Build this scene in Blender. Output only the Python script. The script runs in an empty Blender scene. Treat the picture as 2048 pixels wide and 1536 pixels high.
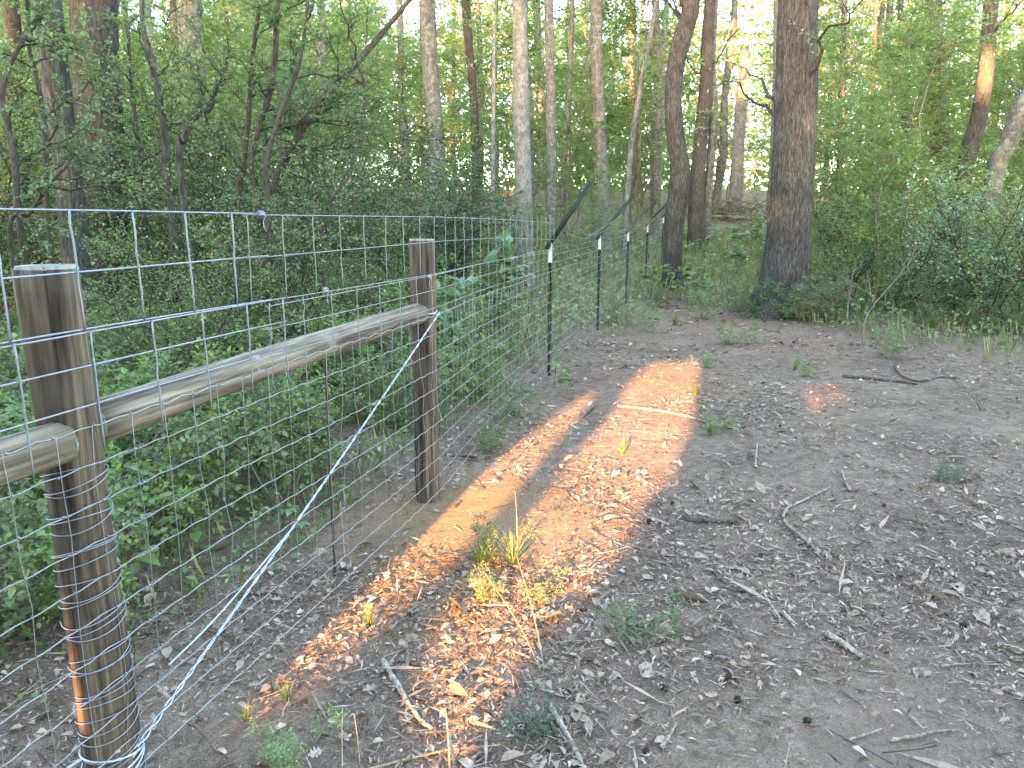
import bpy, math, random
import numpy as np
from mathutils import Vector

random.seed(11)
rng = np.random.default_rng(7)
C = bpy.context.scene.collection
sc = bpy.context.scene
R = math.radians

# ------------------------------------------------------------------ camera, sky, sun, exposure
F, PITCH, EYE = 1480.0, R(12.6), 1.5
CP, SP = math.cos(PITCH), math.sin(PITCH)
cam = bpy.data.cameras.new('camera'); cam.sensor_width = 36; cam.lens = 36 * F / 2048
cam.clip_start = .05; cam.clip_end = 800
co = bpy.data.objects.new('camera', cam); C.objects.link(co)
co.location = (0, 0, EYE); co.rotation_euler = (R(90) - PITCH, 0, 0)
sc.camera = co

SUN_AZ, SUN_EL = R(17), R(11)            # azimuth the light travels towards (clockwise from +Y)
w = bpy.data.worlds.new('World'); sc.world = w; w.use_nodes = True
nt = w.node_tree; nt.nodes.clear()
sky = nt.nodes.new('ShaderNodeTexSky'); sky.sky_type = 'NISHITA'; sky.sun_disc = False
sky.sun_elevation = SUN_EL; sky.sun_rotation = SUN_AZ + math.pi
sky.air_density = 1.0; sky.dust_density = 1.0; sky.ozone_density = 0.5; sky.altitude = 100
bg = nt.nodes.new('ShaderNodeBackground'); bg.inputs[1].default_value = 0.15
wo = nt.nodes.new('ShaderNodeOutputWorld')
nt.links.new(sky.outputs[0], bg.inputs[0]); nt.links.new(bg.outputs[0], wo.inputs[0])
sl = bpy.data.lights.new('sun', 'SUN'); sl.energy = 4.3; sl.angle = R(.5); sl.color = (1.0, .51, .20)
so = bpy.data.objects.new('sun', sl); C.objects.link(so)
SX, SY = math.sin(SUN_AZ), math.cos(SUN_AZ)
SD = Vector((SX * math.cos(SUN_EL), SY * math.cos(SUN_EL), -math.sin(SUN_EL)))
so.rotation_euler = SD.to_track_quat('-Z', 'Y').to_euler(); so.location = (-10, -30, 20)
sc.view_settings.view_transform = 'Standard'; sc.view_settings.look = 'None'
sc.view_settings.gamma = 1; sc.view_settings.exposure = 4.15
cy = sc.cycles
cy.max_bounces = 9; cy.diffuse_bounces = 5; cy.glossy_bounces = 2; cy.transmission_bounces = 7
cy.sample_clamp_indirect = 6; cy.caustics_reflective = False; cy.caustics_refractive = False

# ------------------------------------------------------------------ noise and terrain
_perm = np.random.default_rng(3).random((256, 256))
def vnoise(x, y):
    x = np.asarray(x, float); y = np.asarray(y, float)
    xi = np.floor(x).astype(int); yi = np.floor(y).astype(int)
    fx = x - xi; fy = y - yi; fx = fx * fx * (3 - 2 * fx); fy = fy * fy * (3 - 2 * fy)
    g = lambda a, b: _perm[a & 255, b & 255]
    return (g(xi, yi) * (1 - fx) + g(xi + 1, yi) * fx) * (1 - fy) + (g(xi, yi + 1) * (1 - fx) + g(xi + 1, yi + 1) * fx) * fy
def fbm(x, y, o=4):
    s = 0; a = .5; f = 1
    for i in range(o):
        s = s + a * (vnoise(np.asarray(x) * f + 17 * i, np.asarray(y) * f + 31 * i) - .5); a *= .5; f *= 2.03
    return s
def ht(x, y):
    x = np.asarray(x, float); y = np.asarray(y, float)
    t = np.clip(y - 11, 0, 10); h = .0045 * t * t + .09 * np.clip(y - 21, 0, 34) + .02 * np.clip(y - 55, 0, 200)
    h = h + .07 * fbm(x * .6, y * .6, 3) * np.clip((y + 2) / 6, 0.3, 1)
    h = h + .35 * fbm(x * .12 + 5, y * .12, 2) * np.clip((y - 9) / 12, 0, 1)
    h = h + .018 * fbm(x * 4, y * 4, 4) * (np.abs(y - 6) < 10)
    return h
def h1(x, y): return float(ht(x, y))
def ray(px, py):
    u = (px - 1024) / F; v = (768 - py) / F
    return u, CP + v * SP, -SP + v * CP
def at(px, py, Y):
    u, dy, dz = ray(px, py); t = Y / dy
    return Vector((u * t, Y, EYE + dz * t))
def gr(px, py):
    u, dy, dz = ray(px, py); t = EYE / max(-dz, .03)
    for _ in range(40):
        x, y = u * t, dy * t
        e = EYE + dz * t - h1(x, y); t += .6 * e / max(-dz + .05, .06)
    return Vector((u * t, dy * t, h1(u * t, dy * t)))
def cam_depth(p): return p[1] * CP + (EYE - p[2]) * SP

# ------------------------------------------------------------------ mesh helpers
def mesh_np(name, V, faces, smooth=False):
    """faces: list of int arrays (n,k)"""
    me = bpy.data.meshes.new(name)
    V = np.asarray(V, np.float32).reshape(-1, 3)
    faces = [np.asarray(f, np.int32) for f in faces if len(f)]
    me.vertices.add(len(V)); me.vertices.foreach_set('co', V.ravel())
    nl = sum(f.size for f in faces); npoly = sum(len(f) for f in faces)
    me.loops.add(nl); me.loops.foreach_set('vertex_index', np.concatenate([f.ravel() for f in faces]))
    me.polygons.add(npoly)
    tot = np.concatenate([np.full(len(f), f.shape[1], np.int32) for f in faces])
    st = np.zeros(npoly, np.int32); st[1:] = np.cumsum(tot)[:-1]
    me.polygons.foreach_set('loop_start', st); me.polygons.foreach_set('loop_total', tot)
    if smooth: me.polygons.foreach_set('use_smooth', np.ones(npoly, bool))
    me.update(calc_edges=True); me.validate()
    return me
class MB:
    def __init__(s): s.V = []; s.Fq = []; s.Ft = []; s.n = 0
    def add(s, V, q=None, t=None):
        V = np.asarray(V, float).reshape(-1, 3)
        if q is not None and len(q): s.Fq.append(np.asarray(q, int) + s.n)
        if t is not None and len(t): s.Ft.append(np.asarray(t, int) + s.n)
        s.V.append(V); s.n += len(V)
    def mesh(s, name, smooth=False):
        f = []
        if s.Fq: f.append(np.concatenate(s.Fq))
        if s.Ft: f.append(np.concatenate(s.Ft))
        return mesh_np(name, np.concatenate(s.V), f, smooth)
def nrm(v): return v / np.maximum(np.linalg.norm(v, axis=-1, keepdims=True), 1e-9)
def tubes(P, Rr, sides=4, cap=False):
    """P (T,K,3) polylines, Rr (T,K) radii -> verts, quads, tris"""
    P = np.asarray(P, float); Rr = np.asarray(Rr, float)
    if P.ndim == 2: P = P[None]; Rr = Rr[None]
    T, K, _ = P.shape
    tan = np.empty_like(P); tan[:, 1:-1] = P[:, 2:] - P[:, :-2]; tan[:, 0] = P[:, 1] - P[:, 0]; tan[:, -1] = P[:, -1] - P[:, -2]
    tan = nrm(tan)
    mean = nrm(P[:, -1] - P[:, 0] + 1e-6)
    ref = np.where(np.abs(mean[:, 2:3]) > .8, np.array([[1., 0, 0]]), np.array([[0, 0, 1.]]))[:, None, :]
    n1 = nrm(np.cross(tan, np.broadcast_to(ref, tan.shape))); n2 = np.cross(tan, n1)
    a = np.arange(sides) * 2 * math.pi / sides
    V = P[:, :, None, :] + Rr[:, :, None, None] * (np.cos(a)[None, None, :, None] * n1[:, :, None, :] + np.sin(a)[None, None, :, None] * n2[:, :, None, :])
    idx = np.arange(T * K * sides).reshape(T, K, sides)
    i0 = idx[:, :-1, :]; i1 = idx[:, 1:, :]
    q = np.stack([i0, np.roll(i0, -1, 2), np.roll(i1, -1, 2), i1], -1).reshape(-1, 4)
    t = []
    if cap:
        for e, flip in ((0, True), (K - 1, False)):
            for j in range(1, sides - 1):
                f = np.stack([idx[:, e, 0], idx[:, e, j], idx[:, e, j + 1]], -1)
                t.append(f[:, ::-1] if flip else f)
        t = np.concatenate(t)
    return V.reshape(-1, 3), q, t
def tube_mesh(name, pts, rad, sides=6, smooth=True, cap=True):
    pts = np.array([list(p) for p in pts], float)
    rad = np.full(len(pts), rad) if np.isscalar(rad) else np.asarray(rad)
    b = MB(); b.add(*tubes(pts, rad, sides, cap)); return b.mesh(name, smooth)
def spline(pts, n):
    """Catmull-Rom through pts, n samples"""
    P = np.array([list(p) for p in pts], float)
    if len(P) == 2: return P[0] + (P[1] - P[0]) * np.linspace(0, 1, n)[:, None]
    Q = np.vstack([2 * P[0] - P[1], P, 2 * P[-1] - P[-2]]); m = len(P) - 1
    t = np.linspace(0, m - 1e-6, n); i = t.astype(int); f = (t - i)[:, None]
    a, b, c, d = Q[i], Q[i + 1], Q[i + 2], Q[i + 3]
    return .5 * (2 * b + (c - a) * f + (2 * a - 5 * b + 4 * c - d) * f ** 2 + (3 * b - a - 3 * c + d) * f ** 3)
def leaves(P, ax, nm, L, W, fold=.25, curl=0., shape=0):
    """leaf blades: P (n,3) base, ax axis, nm normal, L length, W half width. shape 0: two folded triangles, 1: pointed oval of six, 2: broad oval"""
    n = len(P); ax = nrm(ax); side = nrm(np.cross(ax, nm)); up = np.cross(side, ax)
    L = np.broadcast_to(np.asarray(L, float), (n,))[:, None]; W = np.broadcast_to(np.asarray(W, float), (n,))[:, None]
    if shape == 0:
        b = P; l = P + ax * L * .45 - side * W + up * W * fold; r = P + ax * L * .45 + side * W + up * W * fold; t = P + ax * L + up * L * curl
        V = np.stack([b, l, t, r], 1).reshape(-1, 3); i = np.arange(n)[:, None] * 4
        return V, None, np.concatenate([i + [[0, 2, 1]], i + [[0, 3, 2]]])
    if shape == 1: pr = [(.0, 0), (.3, .9), (.62, .8), (1., 0)]
    else: pr = [(.0, 0), (.18, .9), (.55, 1.0), (1., 0)]
    z = lambda t: -up * L * curl * (t * t)
    b = P; t = P + ax * L + z(1)
    l1 = P + ax * L * pr[1][0] - side * W * pr[1][1] + up * W * fold + z(pr[1][0]); r1 = P + ax * L * pr[1][0] + side * W * pr[1][1] + up * W * fold + z(pr[1][0])
    l2 = P + ax * L * pr[2][0] - side * W * pr[2][1] + up * W * fold + z(pr[2][0]); r2 = P + ax * L * pr[2][0] + side * W * pr[2][1] + up * W * fold + z(pr[2][0])
    m1 = P + ax * L * pr[1][0] + z(pr[1][0]); m2 = P + ax * L * pr[2][0] + z(pr[2][0])
    V = np.stack([b, l1, l2, t, r2, r1, m1, m2], 1).reshape(-1, 3); i = np.arange(n)[:, None] * 8
    return V, np.concatenate([i + [[6, 7, 2, 1]], i + [[6, 5, 4, 7]]]), np.concatenate([i + [[0, 6, 1]], i + [[0, 5, 6]], i + [[7, 3, 2]], i + [[7, 4, 3]]])

# ------------------------------------------------------------------ object helpers
def tag(o, label=None, cat=None, group=None, kind=None):
    if label: o['label'] = label
    if cat: o['category'] = cat
    if group: o['group'] = group
    if kind: o['kind'] = kind
    return o
def obj(name, me, mat=None, parent=None, loc=None, rot=None, scale=None):
    o = bpy.data.objects.new(name, me); C.objects.link(o)
    if mat is not None and me is not None and not me.materials: me.materials.append(mat)
    if parent is not None: o.parent = parent
    if loc is not None: o.location = loc
    if rot is not None: o.rotation_euler = rot
    if scale is not None: o.scale = (scale,) * 3 if np.isscalar(scale) else scale
    return o
def thing(name, label, cat, loc=(0, 0, 0), rotz=0, group=None, scale=1):
    o = bpy.data.objects.new(name, None); C.objects.link(o); o.empty_display_size = .1
    o.location = loc; o.rotation_euler = (0, 0, rotz); o.scale = (scale,) * 3 if np.isscalar(scale) else scale
    return tag(o, label, cat, group)

# ------------------------------------------------------------------ materials
def mat(name):
    m = bpy.data.materials.new(name); m.use_nodes = True; t = m.node_tree; t.nodes.clear()
    o = t.nodes.new('ShaderNodeOutputMaterial'); return m, t, o
def N(t, k, **kw):
    n = t.nodes.new(k)
    for a, b in kw.items():
        if a in ('inputs',):
            for i, v in b.items(): n.inputs[i].default_value = v
        else: setattr(n, a, b)
    return n
def ramp(t, fac, stops):
    r = N(t, 'ShaderNodeValToRGB'); e = r.color_ramp.elements
    while len(e) < len(stops): e.new(.5)
    for el, (p, c) in zip(e, stops): el.position = p; el.color = (*c, 1)
    t.links.new(fac, r.inputs[0]); return r.outputs[0]
def noise(t, scale, detail=4, vec=None, rough=.55):
    n = N(t, 'ShaderNodeTexNoise', inputs={'Scale': scale, 'Detail': detail, 'Roughness': rough})
    if vec is not None: t.links.new(vec, n.inputs['Vector'])
    return n.outputs['Fac']
def leaf_mat(name, stops, trans=.38, gloss=.07):
    m, t, o = mat(name)
    g = N(t, 'ShaderNodeNewGeometry'); oi = N(t, 'ShaderNodeObjectInfo')
    a = N(t, 'ShaderNodeMath', operation='MULTIPLY_ADD', inputs={1: .8}); t.links.new(g.outputs['Random Per Island'], a.inputs[0])
    b = N(t, 'ShaderNodeMath', operation='MULTIPLY', inputs={1: .2}); t.links.new(oi.outputs['Random'], b.inputs[0]); t.links.new(b.outputs[0], a.inputs[2])
    col = ramp(t, a.outputs[0], stops)
    d = N(t, 'ShaderNodeBsdfDiffuse'); tr = N(t, 'ShaderNodeBsdfTranslucent'); gl = N(t, 'ShaderNodeBsdfGlossy', inputs={'Roughness': .42})
    hs = N(t, 'ShaderNodeHueSaturation', inputs={'Hue': .495, 'Saturation': 1.1, 'Value': 1.25}); t.links.new(col, hs.inputs['Color'])
    t.links.new(col, d.inputs[0]); t.links.new(hs.outputs[0], tr.inputs[0])
    m1 = N(t, 'ShaderNodeMixShader', inputs={0: trans}); t.links.new(d.outputs[0], m1.inputs[1]); t.links.new(tr.outputs[0], m1.inputs[2])
    m2 = N(t, 'ShaderNodeMixShader', inputs={0: gloss}); t.links.new(m1.outputs[0], m2.inputs[1]); t.links.new(gl.outputs[0], m2.inputs[2])
    t.links.new(m2.outputs[0], o.inputs[0]); return m
LM = {
 'privet': leaf_mat('privet_leaf', [(0, (.08, .13, .055)), (.5, (.13, .20, .08)), (.85, (.19, .265, .105)), (1, (.25, .31, .12))], trans=.5, gloss=.05),
 'mid': leaf_mat('sapling_leaf', [(0, (.085, .15, .042)), (.5, (.14, .23, .06)), (1, (.23, .32, .09))], trans=.5, gloss=.05),
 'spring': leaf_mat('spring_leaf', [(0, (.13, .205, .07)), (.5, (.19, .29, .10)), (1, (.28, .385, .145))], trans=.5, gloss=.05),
 'dark': leaf_mat('evergreen_leaf', [(0, (.03, .07, .035)), (.6, (.05, .11, .05)), (1, (.09, .17, .07))], trans=.42, gloss=.07),
 'blue': leaf_mat('waxy_leaf', [(0, (.09, .17, .075)), (.5, (.14, .25, .11)), (1, (.22, .33, .16))], trans=.45, gloss=.10),
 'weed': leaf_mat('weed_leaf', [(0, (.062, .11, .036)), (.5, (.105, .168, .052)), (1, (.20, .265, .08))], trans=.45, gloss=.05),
 'grass': leaf_mat('grass_blade', [(0, (.08, .12, .03)), (.6, (.14, .19, .045)), (1, (.28, .26, .10))], gloss=.06),
}
def litter_mat(name, stops):
    m, t, o = mat(name)
    g = N(t, 'ShaderNodeNewGeometry'); oi = N(t, 'ShaderNodeObjectInfo')
    a = N(t, 'ShaderNodeMath', operation='ADD'); t.links.new(g.outputs['Random Per Island'], a.inputs[0]); t.links.new(oi.outputs['Random'], a.inputs[1])
    fr = N(t, 'ShaderNodeMath', operation='FRACT'); t.links.new(a.outputs[0], fr.inputs[0])
    col = ramp(t, fr.outputs[0], stops)
    tc = N(t, 'ShaderNodeTexCoord'); nz = noise(t, 60, 3, tc.outputs['Object'])
    mx = N(t, 'ShaderNodeMix', data_type='RGBA', blend_type='MULTIPLY', inputs={0: .55}); t.links.new(col, mx.inputs[6])
    t.links.new(ramp(t, nz, [(.3, (.45, .42, .4)), (.65, (1.1, 1.1, 1.1))]), mx.inputs[7])
    p = N(t, 'ShaderNodeBsdfPrincipled', inputs={'Roughness': .75, 'Specular IOR Level': .25}); t.links.new(mx.outputs[2], p.inputs['Base Color'])
    tr = N(t, 'ShaderNodeBsdfTranslucent'); t.links.new(mx.outputs[2], tr.inputs[0])
    ms = N(t, 'ShaderNodeMixShader', inputs={0: .15}); t.links.new(p.outputs[0], ms.inputs[1]); t.links.new(tr.outputs[0], ms.inputs[2])
    t.links.new(ms.outputs[0], o.inputs[0]); return m
M_litter = litter_mat('dead_leaf_litter', [(0, (.085, .055, .036)), (.25, (.19, .132, .09)), (.55, (.33, .247, .18)), (.85, (.43, .338, .26)), (1, (.54, .45, .36))])
M_chip = litter_mat('wood_chip', [(0, (.055, .038, .028)), (.45, (.19, .138, .10)), (1, (.46, .36, .275))])
def bark_mat(name, c0, c1, c2, vs=7, hs=30, bump=.5, lichen=None, dist=.02):
    m, t, o = mat(name)
    tc = N(t, 'ShaderNodeTexCoord'); mp = N(t, 'ShaderNodeMapping', inputs={'Scale': (hs, hs, vs)}); t.links.new(tc.outputs['Object'], mp.inputs[0])
    na = noise(t, 1, 5, mp.outputs[0], .6); nb_ = noise(t, 2.7, 4, mp.outputs[0], .7); av = N(t, 'ShaderNodeMath', operation='MULTIPLY_ADD', inputs={1: .55}); t.links.new(nb_, av.inputs[0])
    hv = N(t, 'ShaderNodeMath', operation='MULTIPLY', inputs={1: .45}); t.links.new(na, hv.inputs[0]); t.links.new(hv.outputs[0], av.inputs[2]); n1 = av.outputs[0]
    col = ramp(t, n1, [(.38, c0), (.5, c1), (.62, c2)])
    n2 = noise(t, 2.2, 4, tc.outputs['Object'])
    mx = N(t, 'ShaderNodeMix', data_type='RGBA', blend_type='MULTIPLY', inputs={0: .7}); t.links.new(col, mx.inputs[6])
    t.links.new(ramp(t, n2, [(.35, (.55, .55, .56)), (.65, (1.15, 1.12, 1.08))]), mx.inputs[7]); out = mx.outputs[2]
    if lichen:
        n3 = noise(t, 9, 6, tc.outputs['Object'], .7); k = N(t, 'ShaderNodeMapRange', inputs={1: .5, 2: .62}); t.links.new(n3, k.inputs[0])
        ml = N(t, 'ShaderNodeMix', data_type='RGBA'); t.links.new(k.outputs[0], ml.inputs[0]); t.links.new(out, ml.inputs[6]); ml.inputs[7].default_value = (*lichen, 1); out = ml.outputs[2]
    p = N(t, 'ShaderNodeBsdfPrincipled', inputs={'Roughness': .9, 'Specular IOR Level': .15}); t.links.new(out, p.inputs['Base Color'])
    b = N(t, 'ShaderNodeBump', inputs={'Strength': bump, 'Distance': dist}); t.links.new(n1, b.inputs['Height']); t.links.new(b.outputs[0], p.inputs['Normal'])
    t.links.new(p.outputs[0], o.inputs[0]); return m
BM = {
 'dark': bark_mat('furrowed_dark_bark', (.014, .0132, .012), (.054, .051, .046), (.135, .128, .116), 7, 46, 1.),
 'brown': bark_mat('brown_bark', (.02, .0188, .0168), (.068, .064, .057), (.145, .137, .124), 7, 44, 1.),
 'grey': bark_mat('grey_bark', (.05, .048, .044), (.105, .102, .095), (.175, .171, .16), 8, 22, .5, (.165, .18, .148)),
 'pale': bark_mat('pale_bark', (.08, .077, .071), (.15, .146, .136), (.23, .223, .208), 10, 18, .3, (.20, .21, .178)),
 'stem': bark_mat('dark_stem_bark', (.025, .022, .018), (.06, .052, .042), (.12, .105, .085), 8, 40, .4),
 'twig': bark_mat('twig_bark', (.07, .055, .045), (.15, .125, .10), (.25, .21, .17), 12, 60, .3),
 'deadwood': bark_mat('dead_wood', (.10, .08, .065), (.26, .22, .18), (.42, .37, .32), 14, 60, .4, dist=.004),
 'darkstick': bark_mat('dark_stick_bark', (.03, .024, .02), (.085, .068, .055), (.17, .14, .115), 14, 60, .5, dist=.004),
 'straw': bark_mat('dry_straw', (.28, .19, .10), (.42, .31, .17), (.55, .43, .26), 20, 90, .2, dist=.002),
}
def wood_mat(name, axis, cols, green=(.16, .19, .15), rust=None):
    """weathered treated timber, grain along axis"""
    m, t, o = mat(name); tc = N(t, 'ShaderNodeTexCoord')
    s = [58, 58, 58]; s[axis] = 2.6
    mp = N(t, 'ShaderNodeMapping', inputs={'Scale': s}); t.links.new(tc.outputs['Object'], mp.inputs[0])
    n1 = noise(t, 1, 6, mp.outputs[0], .6)
    s2 = [9, 9, 9]; s2[axis] = 1.1
    mp2 = N(t, 'ShaderNodeMapping', inputs={'Scale': s2}); t.links.new(tc.outputs['Object'], mp2.inputs[0]); n2 = noise(t, 1, 4, mp2.outputs[0], .6)
    col = ramp(t, n1, [(.32, cols[0]), (.49, cols[1]), (.70, cols[2])])
    mx = N(t, 'ShaderNodeMix', data_type='RGBA', blend_type='MULTIPLY', inputs={0: .85}); t.links.new(col, mx.inputs[6])
    t.links.new(ramp(t, n2, [(.3, (.32, .28, .25)), (.5, (.85, .8, .75)), (.7, (1.25, 1.2, 1.12))]), mx.inputs[7])
    n3 = noise(t, 3.2, 3, tc.outputs['Object']); k = N(t, 'ShaderNodeMapRange', inputs={1: .52, 2: .68, 4: .55}); t.links.new(n3, k.inputs[0])
    ml = N(t, 'ShaderNodeMix', data_type='RGBA'); t.links.new(k.outputs[0], ml.inputs[0]); t.links.new(mx.outputs[2], ml.inputs[6]); ml.inputs[7].default_value = (*green, 1)
    p = N(t, 'ShaderNodeBsdfPrincipled', inputs={'Roughness': .8, 'Specular IOR Level': .25}); t.links.new(ml.outputs[2], p.inputs['Base Color'])
    b = N(t, 'ShaderNodeBump', inputs={'Strength': 1., 'Distance': .008}); t.links.new(n1, b.inputs['Height']); t.links.new(b.outputs[0], p.inputs['Normal'])
    t.links.new(p.outputs[0], o.inputs[0]); return m
M_post = wood_mat('weathered_post_wood', 2, [(.016, .012, .009), (.075, .056, .04), (.205, .162, .118)], (.08, .07, .055))
M_rail = wood_mat('weathered_rail_wood', 2, [(.04, .032, .024), (.165, .137, .104), (.335, .288, .228)], (.24, .245, .195))
M_cut = wood_mat('sawn_end_wood', 2, [(.16, .17, .14), (.28, .30, .26), (.38, .40, .35)])
def metal(name, c, rough, met=1., var=.3):
    m, t, o = mat(name); tc = N(t, 'ShaderNodeTexCoord'); n = noise(t, 40, 3, tc.outputs['Object'])
    p = N(t, 'ShaderNodeBsdfPrincipled', inputs={'Roughness': rough, 'Metallic': met})
    t.links.new(ramp(t, n, [(.3, tuple(x * (1 - var) for x in c)), (.7, c)]), p.inputs['Base Color']); t.links.new(p.outputs[0], o.inputs[0]); return m
M_galv = metal('galvanised_wire', (.27, .295, .33), .48, .5)
M_thin = metal('dull_thin_wire', (.27, .28, .29), .5, .45)
M_bright = metal('bright_brace_wire', (.44, .49, .55), .45, .5)
M_green = metal('green_painted_steel', (.005, .016, .011), .7, 0., .4)
M_white = metal('white_painted_steel', (.72, .72, .70), .5, 0., .15)
M_rust = metal('rusty_steel', (.07, .05, .04), .7, .2, .4)
M_ball = bark_mat('sweetgum_ball', (.02, .014, .012), (.05, .035, .03), (.09, .065, .055), 60, 60, .6, dist=.004)

def ground_mat():
    m, t, o = mat('forest_soil'); g = N(t, 'ShaderNodeNewGeometry'); P = g.outputs['Position']
    n1 = noise(t, 1.1, 5, P, .6); n2 = noise(t, 14, 6, P, .7); n3 = noise(t, 70, 4, P, .6)
    col = ramp(t, n2, [(.3, (.165, .12, .088)), (.5, (.258, .194, .147)), (.7, (.335, .262, .205))])
    mx = N(t, 'ShaderNodeMix', data_type='RGBA', blend_type='MULTIPLY', inputs={0: .8}); t.links.new(col, mx.inputs[6])
    t.links.new(ramp(t, n1, [(.35, (.72, .68, .65)), (.65, (1.12, 1.07, 1.02))]), mx.inputs[7])
    mg = N(t, 'ShaderNodeMix', data_type='RGBA', blend_type='MULTIPLY', inputs={0: .75}); t.links.new(mx.outputs[2], mg.inputs[6]); n4 = noise(t, 160, 4, P, .7)
    t.links.new(ramp(t, n4, [(.36, (.42, .38, .35)), (.52, (1., 1., 1.)), (.68, (1.45, 1.4, 1.33))]), mg.inputs[7]); mx = mg
    # bare orange clay turned up round the second post
    def spot(cx, cy, r0, r1, c, out):
        d = N(t, 'ShaderNodeVectorMath', operation='DISTANCE'); t.links.new(P, d.inputs[0]); d.inputs[1].default_value = (cx, cy, 0)
        nn = noise(t, 3.0, 4, P); ad = N(t, 'ShaderNodeMath', operation='MULTIPLY_ADD', inputs={1: .9}); t.links.new(nn, ad.inputs[0]); t.links.new(d.outputs['Value'], ad.inputs[2])
        k = N(t, 'ShaderNodeMapRange', inputs={1: r0 + .45, 2: r1 + .45, 3: .85, 4: 0}); t.links.new(ad.outputs[0], k.inputs[0])
        mm = N(t, 'ShaderNodeMix', data_type='RGBA'); t.links.new(k.outputs[0], mm.inputs[0]); t.links.new(out, mm.inputs[6])
        t.links.new(ramp(t, n3, [(.3, tuple(.6 * x for x in c)), (.7, c)]), mm.inputs[7]); return mm.outputs[2]
    out = spot(-.25, 3.6, .25, .8, (.34, .215, .115), mx.outputs[2])
    out = spot(-.3, 2.9, .15, .6, (.30, .19, .10), out)
    out = spot(1.45, 7.0, .1, .8, (.33, .19, .12), out); out = spot(2.2, 2.5, .1, .9, (.29, .205, .148), out); out = spot(1.3, 1.9, .0, .5, (.28, .20, .15), out); out = spot(3.1, 3.6, .1, .8, (.30, .21, .155), out)
    p = N(t, 'ShaderNodeBsdfPrincipled', inputs={'Roughness': .95, 'Specular IOR Level': .1}); t.links.new(out, p.inputs['Base Color'])
    ad = N(t, 'ShaderNodeMath', operation='MULTIPLY_ADD', inputs={1: .5}); t.links.new(n3, ad.inputs[0]); t.links.new(n2, ad.inputs[2])
    b = N(t, 'ShaderNodeBump', inputs={'Strength': 1., 'Distance': .05}); t.links.new(ad.outputs[0], b.inputs['Height']); t.links.new(b.outputs[0], p.inputs['Normal'])
    t.links.new(p.outputs[0], o.inputs[0]); return m

# ------------------------------------------------------------------ ground
def axis(lo, a, b, hi, step, n):
    mid = np.arange(a, b + 1e-6, step); g = np.linspace(0, 1, n + 1)[1:] ** 2.4
    return np.concatenate([(a + (lo - a) * g)[::-1], mid, b + (hi - b) * g])
gx = axis(-260, -4, 7, 260, .06, 45); gy = axis(-90, .6, 13, 420, .06, 60)
X, Y = np.meshgrid(gx, gy); Z = ht(X, Y)
nx, ny = len(gx), len(gy); ii = np.arange(nx * ny).reshape(ny, nx)
ground = obj('ground', mesh_np('ground', np.stack([X, Y, Z], -1), [np.stack([ii[:-1, :-1], ii[:-1, 1:], ii[1:, 1:], ii[1:, :-1]], -1).reshape(-1, 4)], True), ground_mat())
tag(ground, 'brown leaf-strewn soil of the woodland clearing', 'ground', kind='structure')

# ------------------------------------------------------------------ fence line
FDIR = np.array([.264, .9645])
FP = [(-1.75, -.75), (-1.07, 1.72), (-.456, 3.80), (.378, 7.12), (1.194, 10.13), (2.04, 13.16), (2.92, 16.2), (3.85, 19.2), (4.75, 22.3), (5.8, 25.5), (7.0, 28.9), (8.5, 32.4), (10.2, 36.2)]
_fp = spline([(x, y, 0) for x, y in FP], 1500)[:, :2]
_fn = nrm(np.gradient(_fp, axis=0)); _fn = np.stack([_fn[:, 1], -_fn[:, 0]], 1)
_fs = np.concatenate([[0], np.cumsum(np.linalg.norm(np.diff(_fp, axis=0), axis=1))])
def s_of(p): return float(_fs[np.argmin(((_fp - np.array(p)) ** 2).sum(1))])
S_POST = s_of(FP[1])
OFF = np.interp(_fs, [0, s_of(FP[2]), s_of(FP[2]) + .8, 200], [.074, .074, .03, .03])
def fpos(s, off=0):
    """plan position of the wire at arclength s (0 = near post)"""
    q = np.asarray(s, float) + S_POST
    o = np.interp(q, _fs, OFF) + off
    return np.stack([np.interp(q, _fs, _fp[:, 0]) + o * np.interp(q, _fs, _fn[:, 0]), np.interp(q, _fs, _fp[:, 1]) + o * np.interp(q, _fs, _fn[:, 1])], -1)
S_END = _fs[-1] - S_POST; S2 = s_of(FP[2]) - S_POST
ST = [s_of(p) - S_POST for p in FP[3:]]

def log_mesh(name, pts, r, sides=22, seed=0, taper=1.):
    P = spline(pts, 26); rr = np.linspace(r, r * taper, 26) * (1 + .03 * np.sin(np.linspace(0, 7, 26) + seed))
    V, q, t = tubes(P, rr, sides, True); a = np.tile(np.arange(sides), 26); k = np.repeat(np.arange(26), sides)
    d = nrm(V - np.repeat(P, sides, 0)); V = V + d * (fbm(a * .55 + seed * 7, k * .12 + seed, 3) * .26 * r)[:, None]
    b = MB(); b.add(V, q, t); return b
def wooden_post(x, y, r, H, label, seed, lean=(0, 0)):
    z0 = h1(x, y)
    th = thing('wooden_post', label, 'post', (x, y, z0), group='round timber fence posts')
    b = log_mesh('post', [(0, 0, -.15), (lean[0] * .5, lean[1] * .5, H * .5), (lean[0], lean[1], H - .004)], r, 28, seed, .97)
    obj('shaft', b.mesh('post_shaft', True), M_post, th)
    n = 28; a = np.arange(n) * 2 * math.pi / n; rt = r * .955
    V = np.vstack([[[0, 0, .004]], np.stack([rt * .96 * np.cos(a), rt * .96 * np.sin(a), np.full(n, .003)], 1), np.stack([rt * np.cos(a), rt * np.sin(a), np.full(n, -.006)], 1)])
    t = [[0, 1 + i, 1 + (i + 1) % n] for i in range(n)]; q = [[1 + i, 1 + n + i, 1 + n + (i + 1) % n, 1 + (i + 1) % n] for i in range(n)]
    c = MB(); c.add(V + [lean[0], lean[1], H], q, t); obj('sawn_top', c.mesh('sawn_top'), M_cut, th)
    return th
PR = .068
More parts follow.
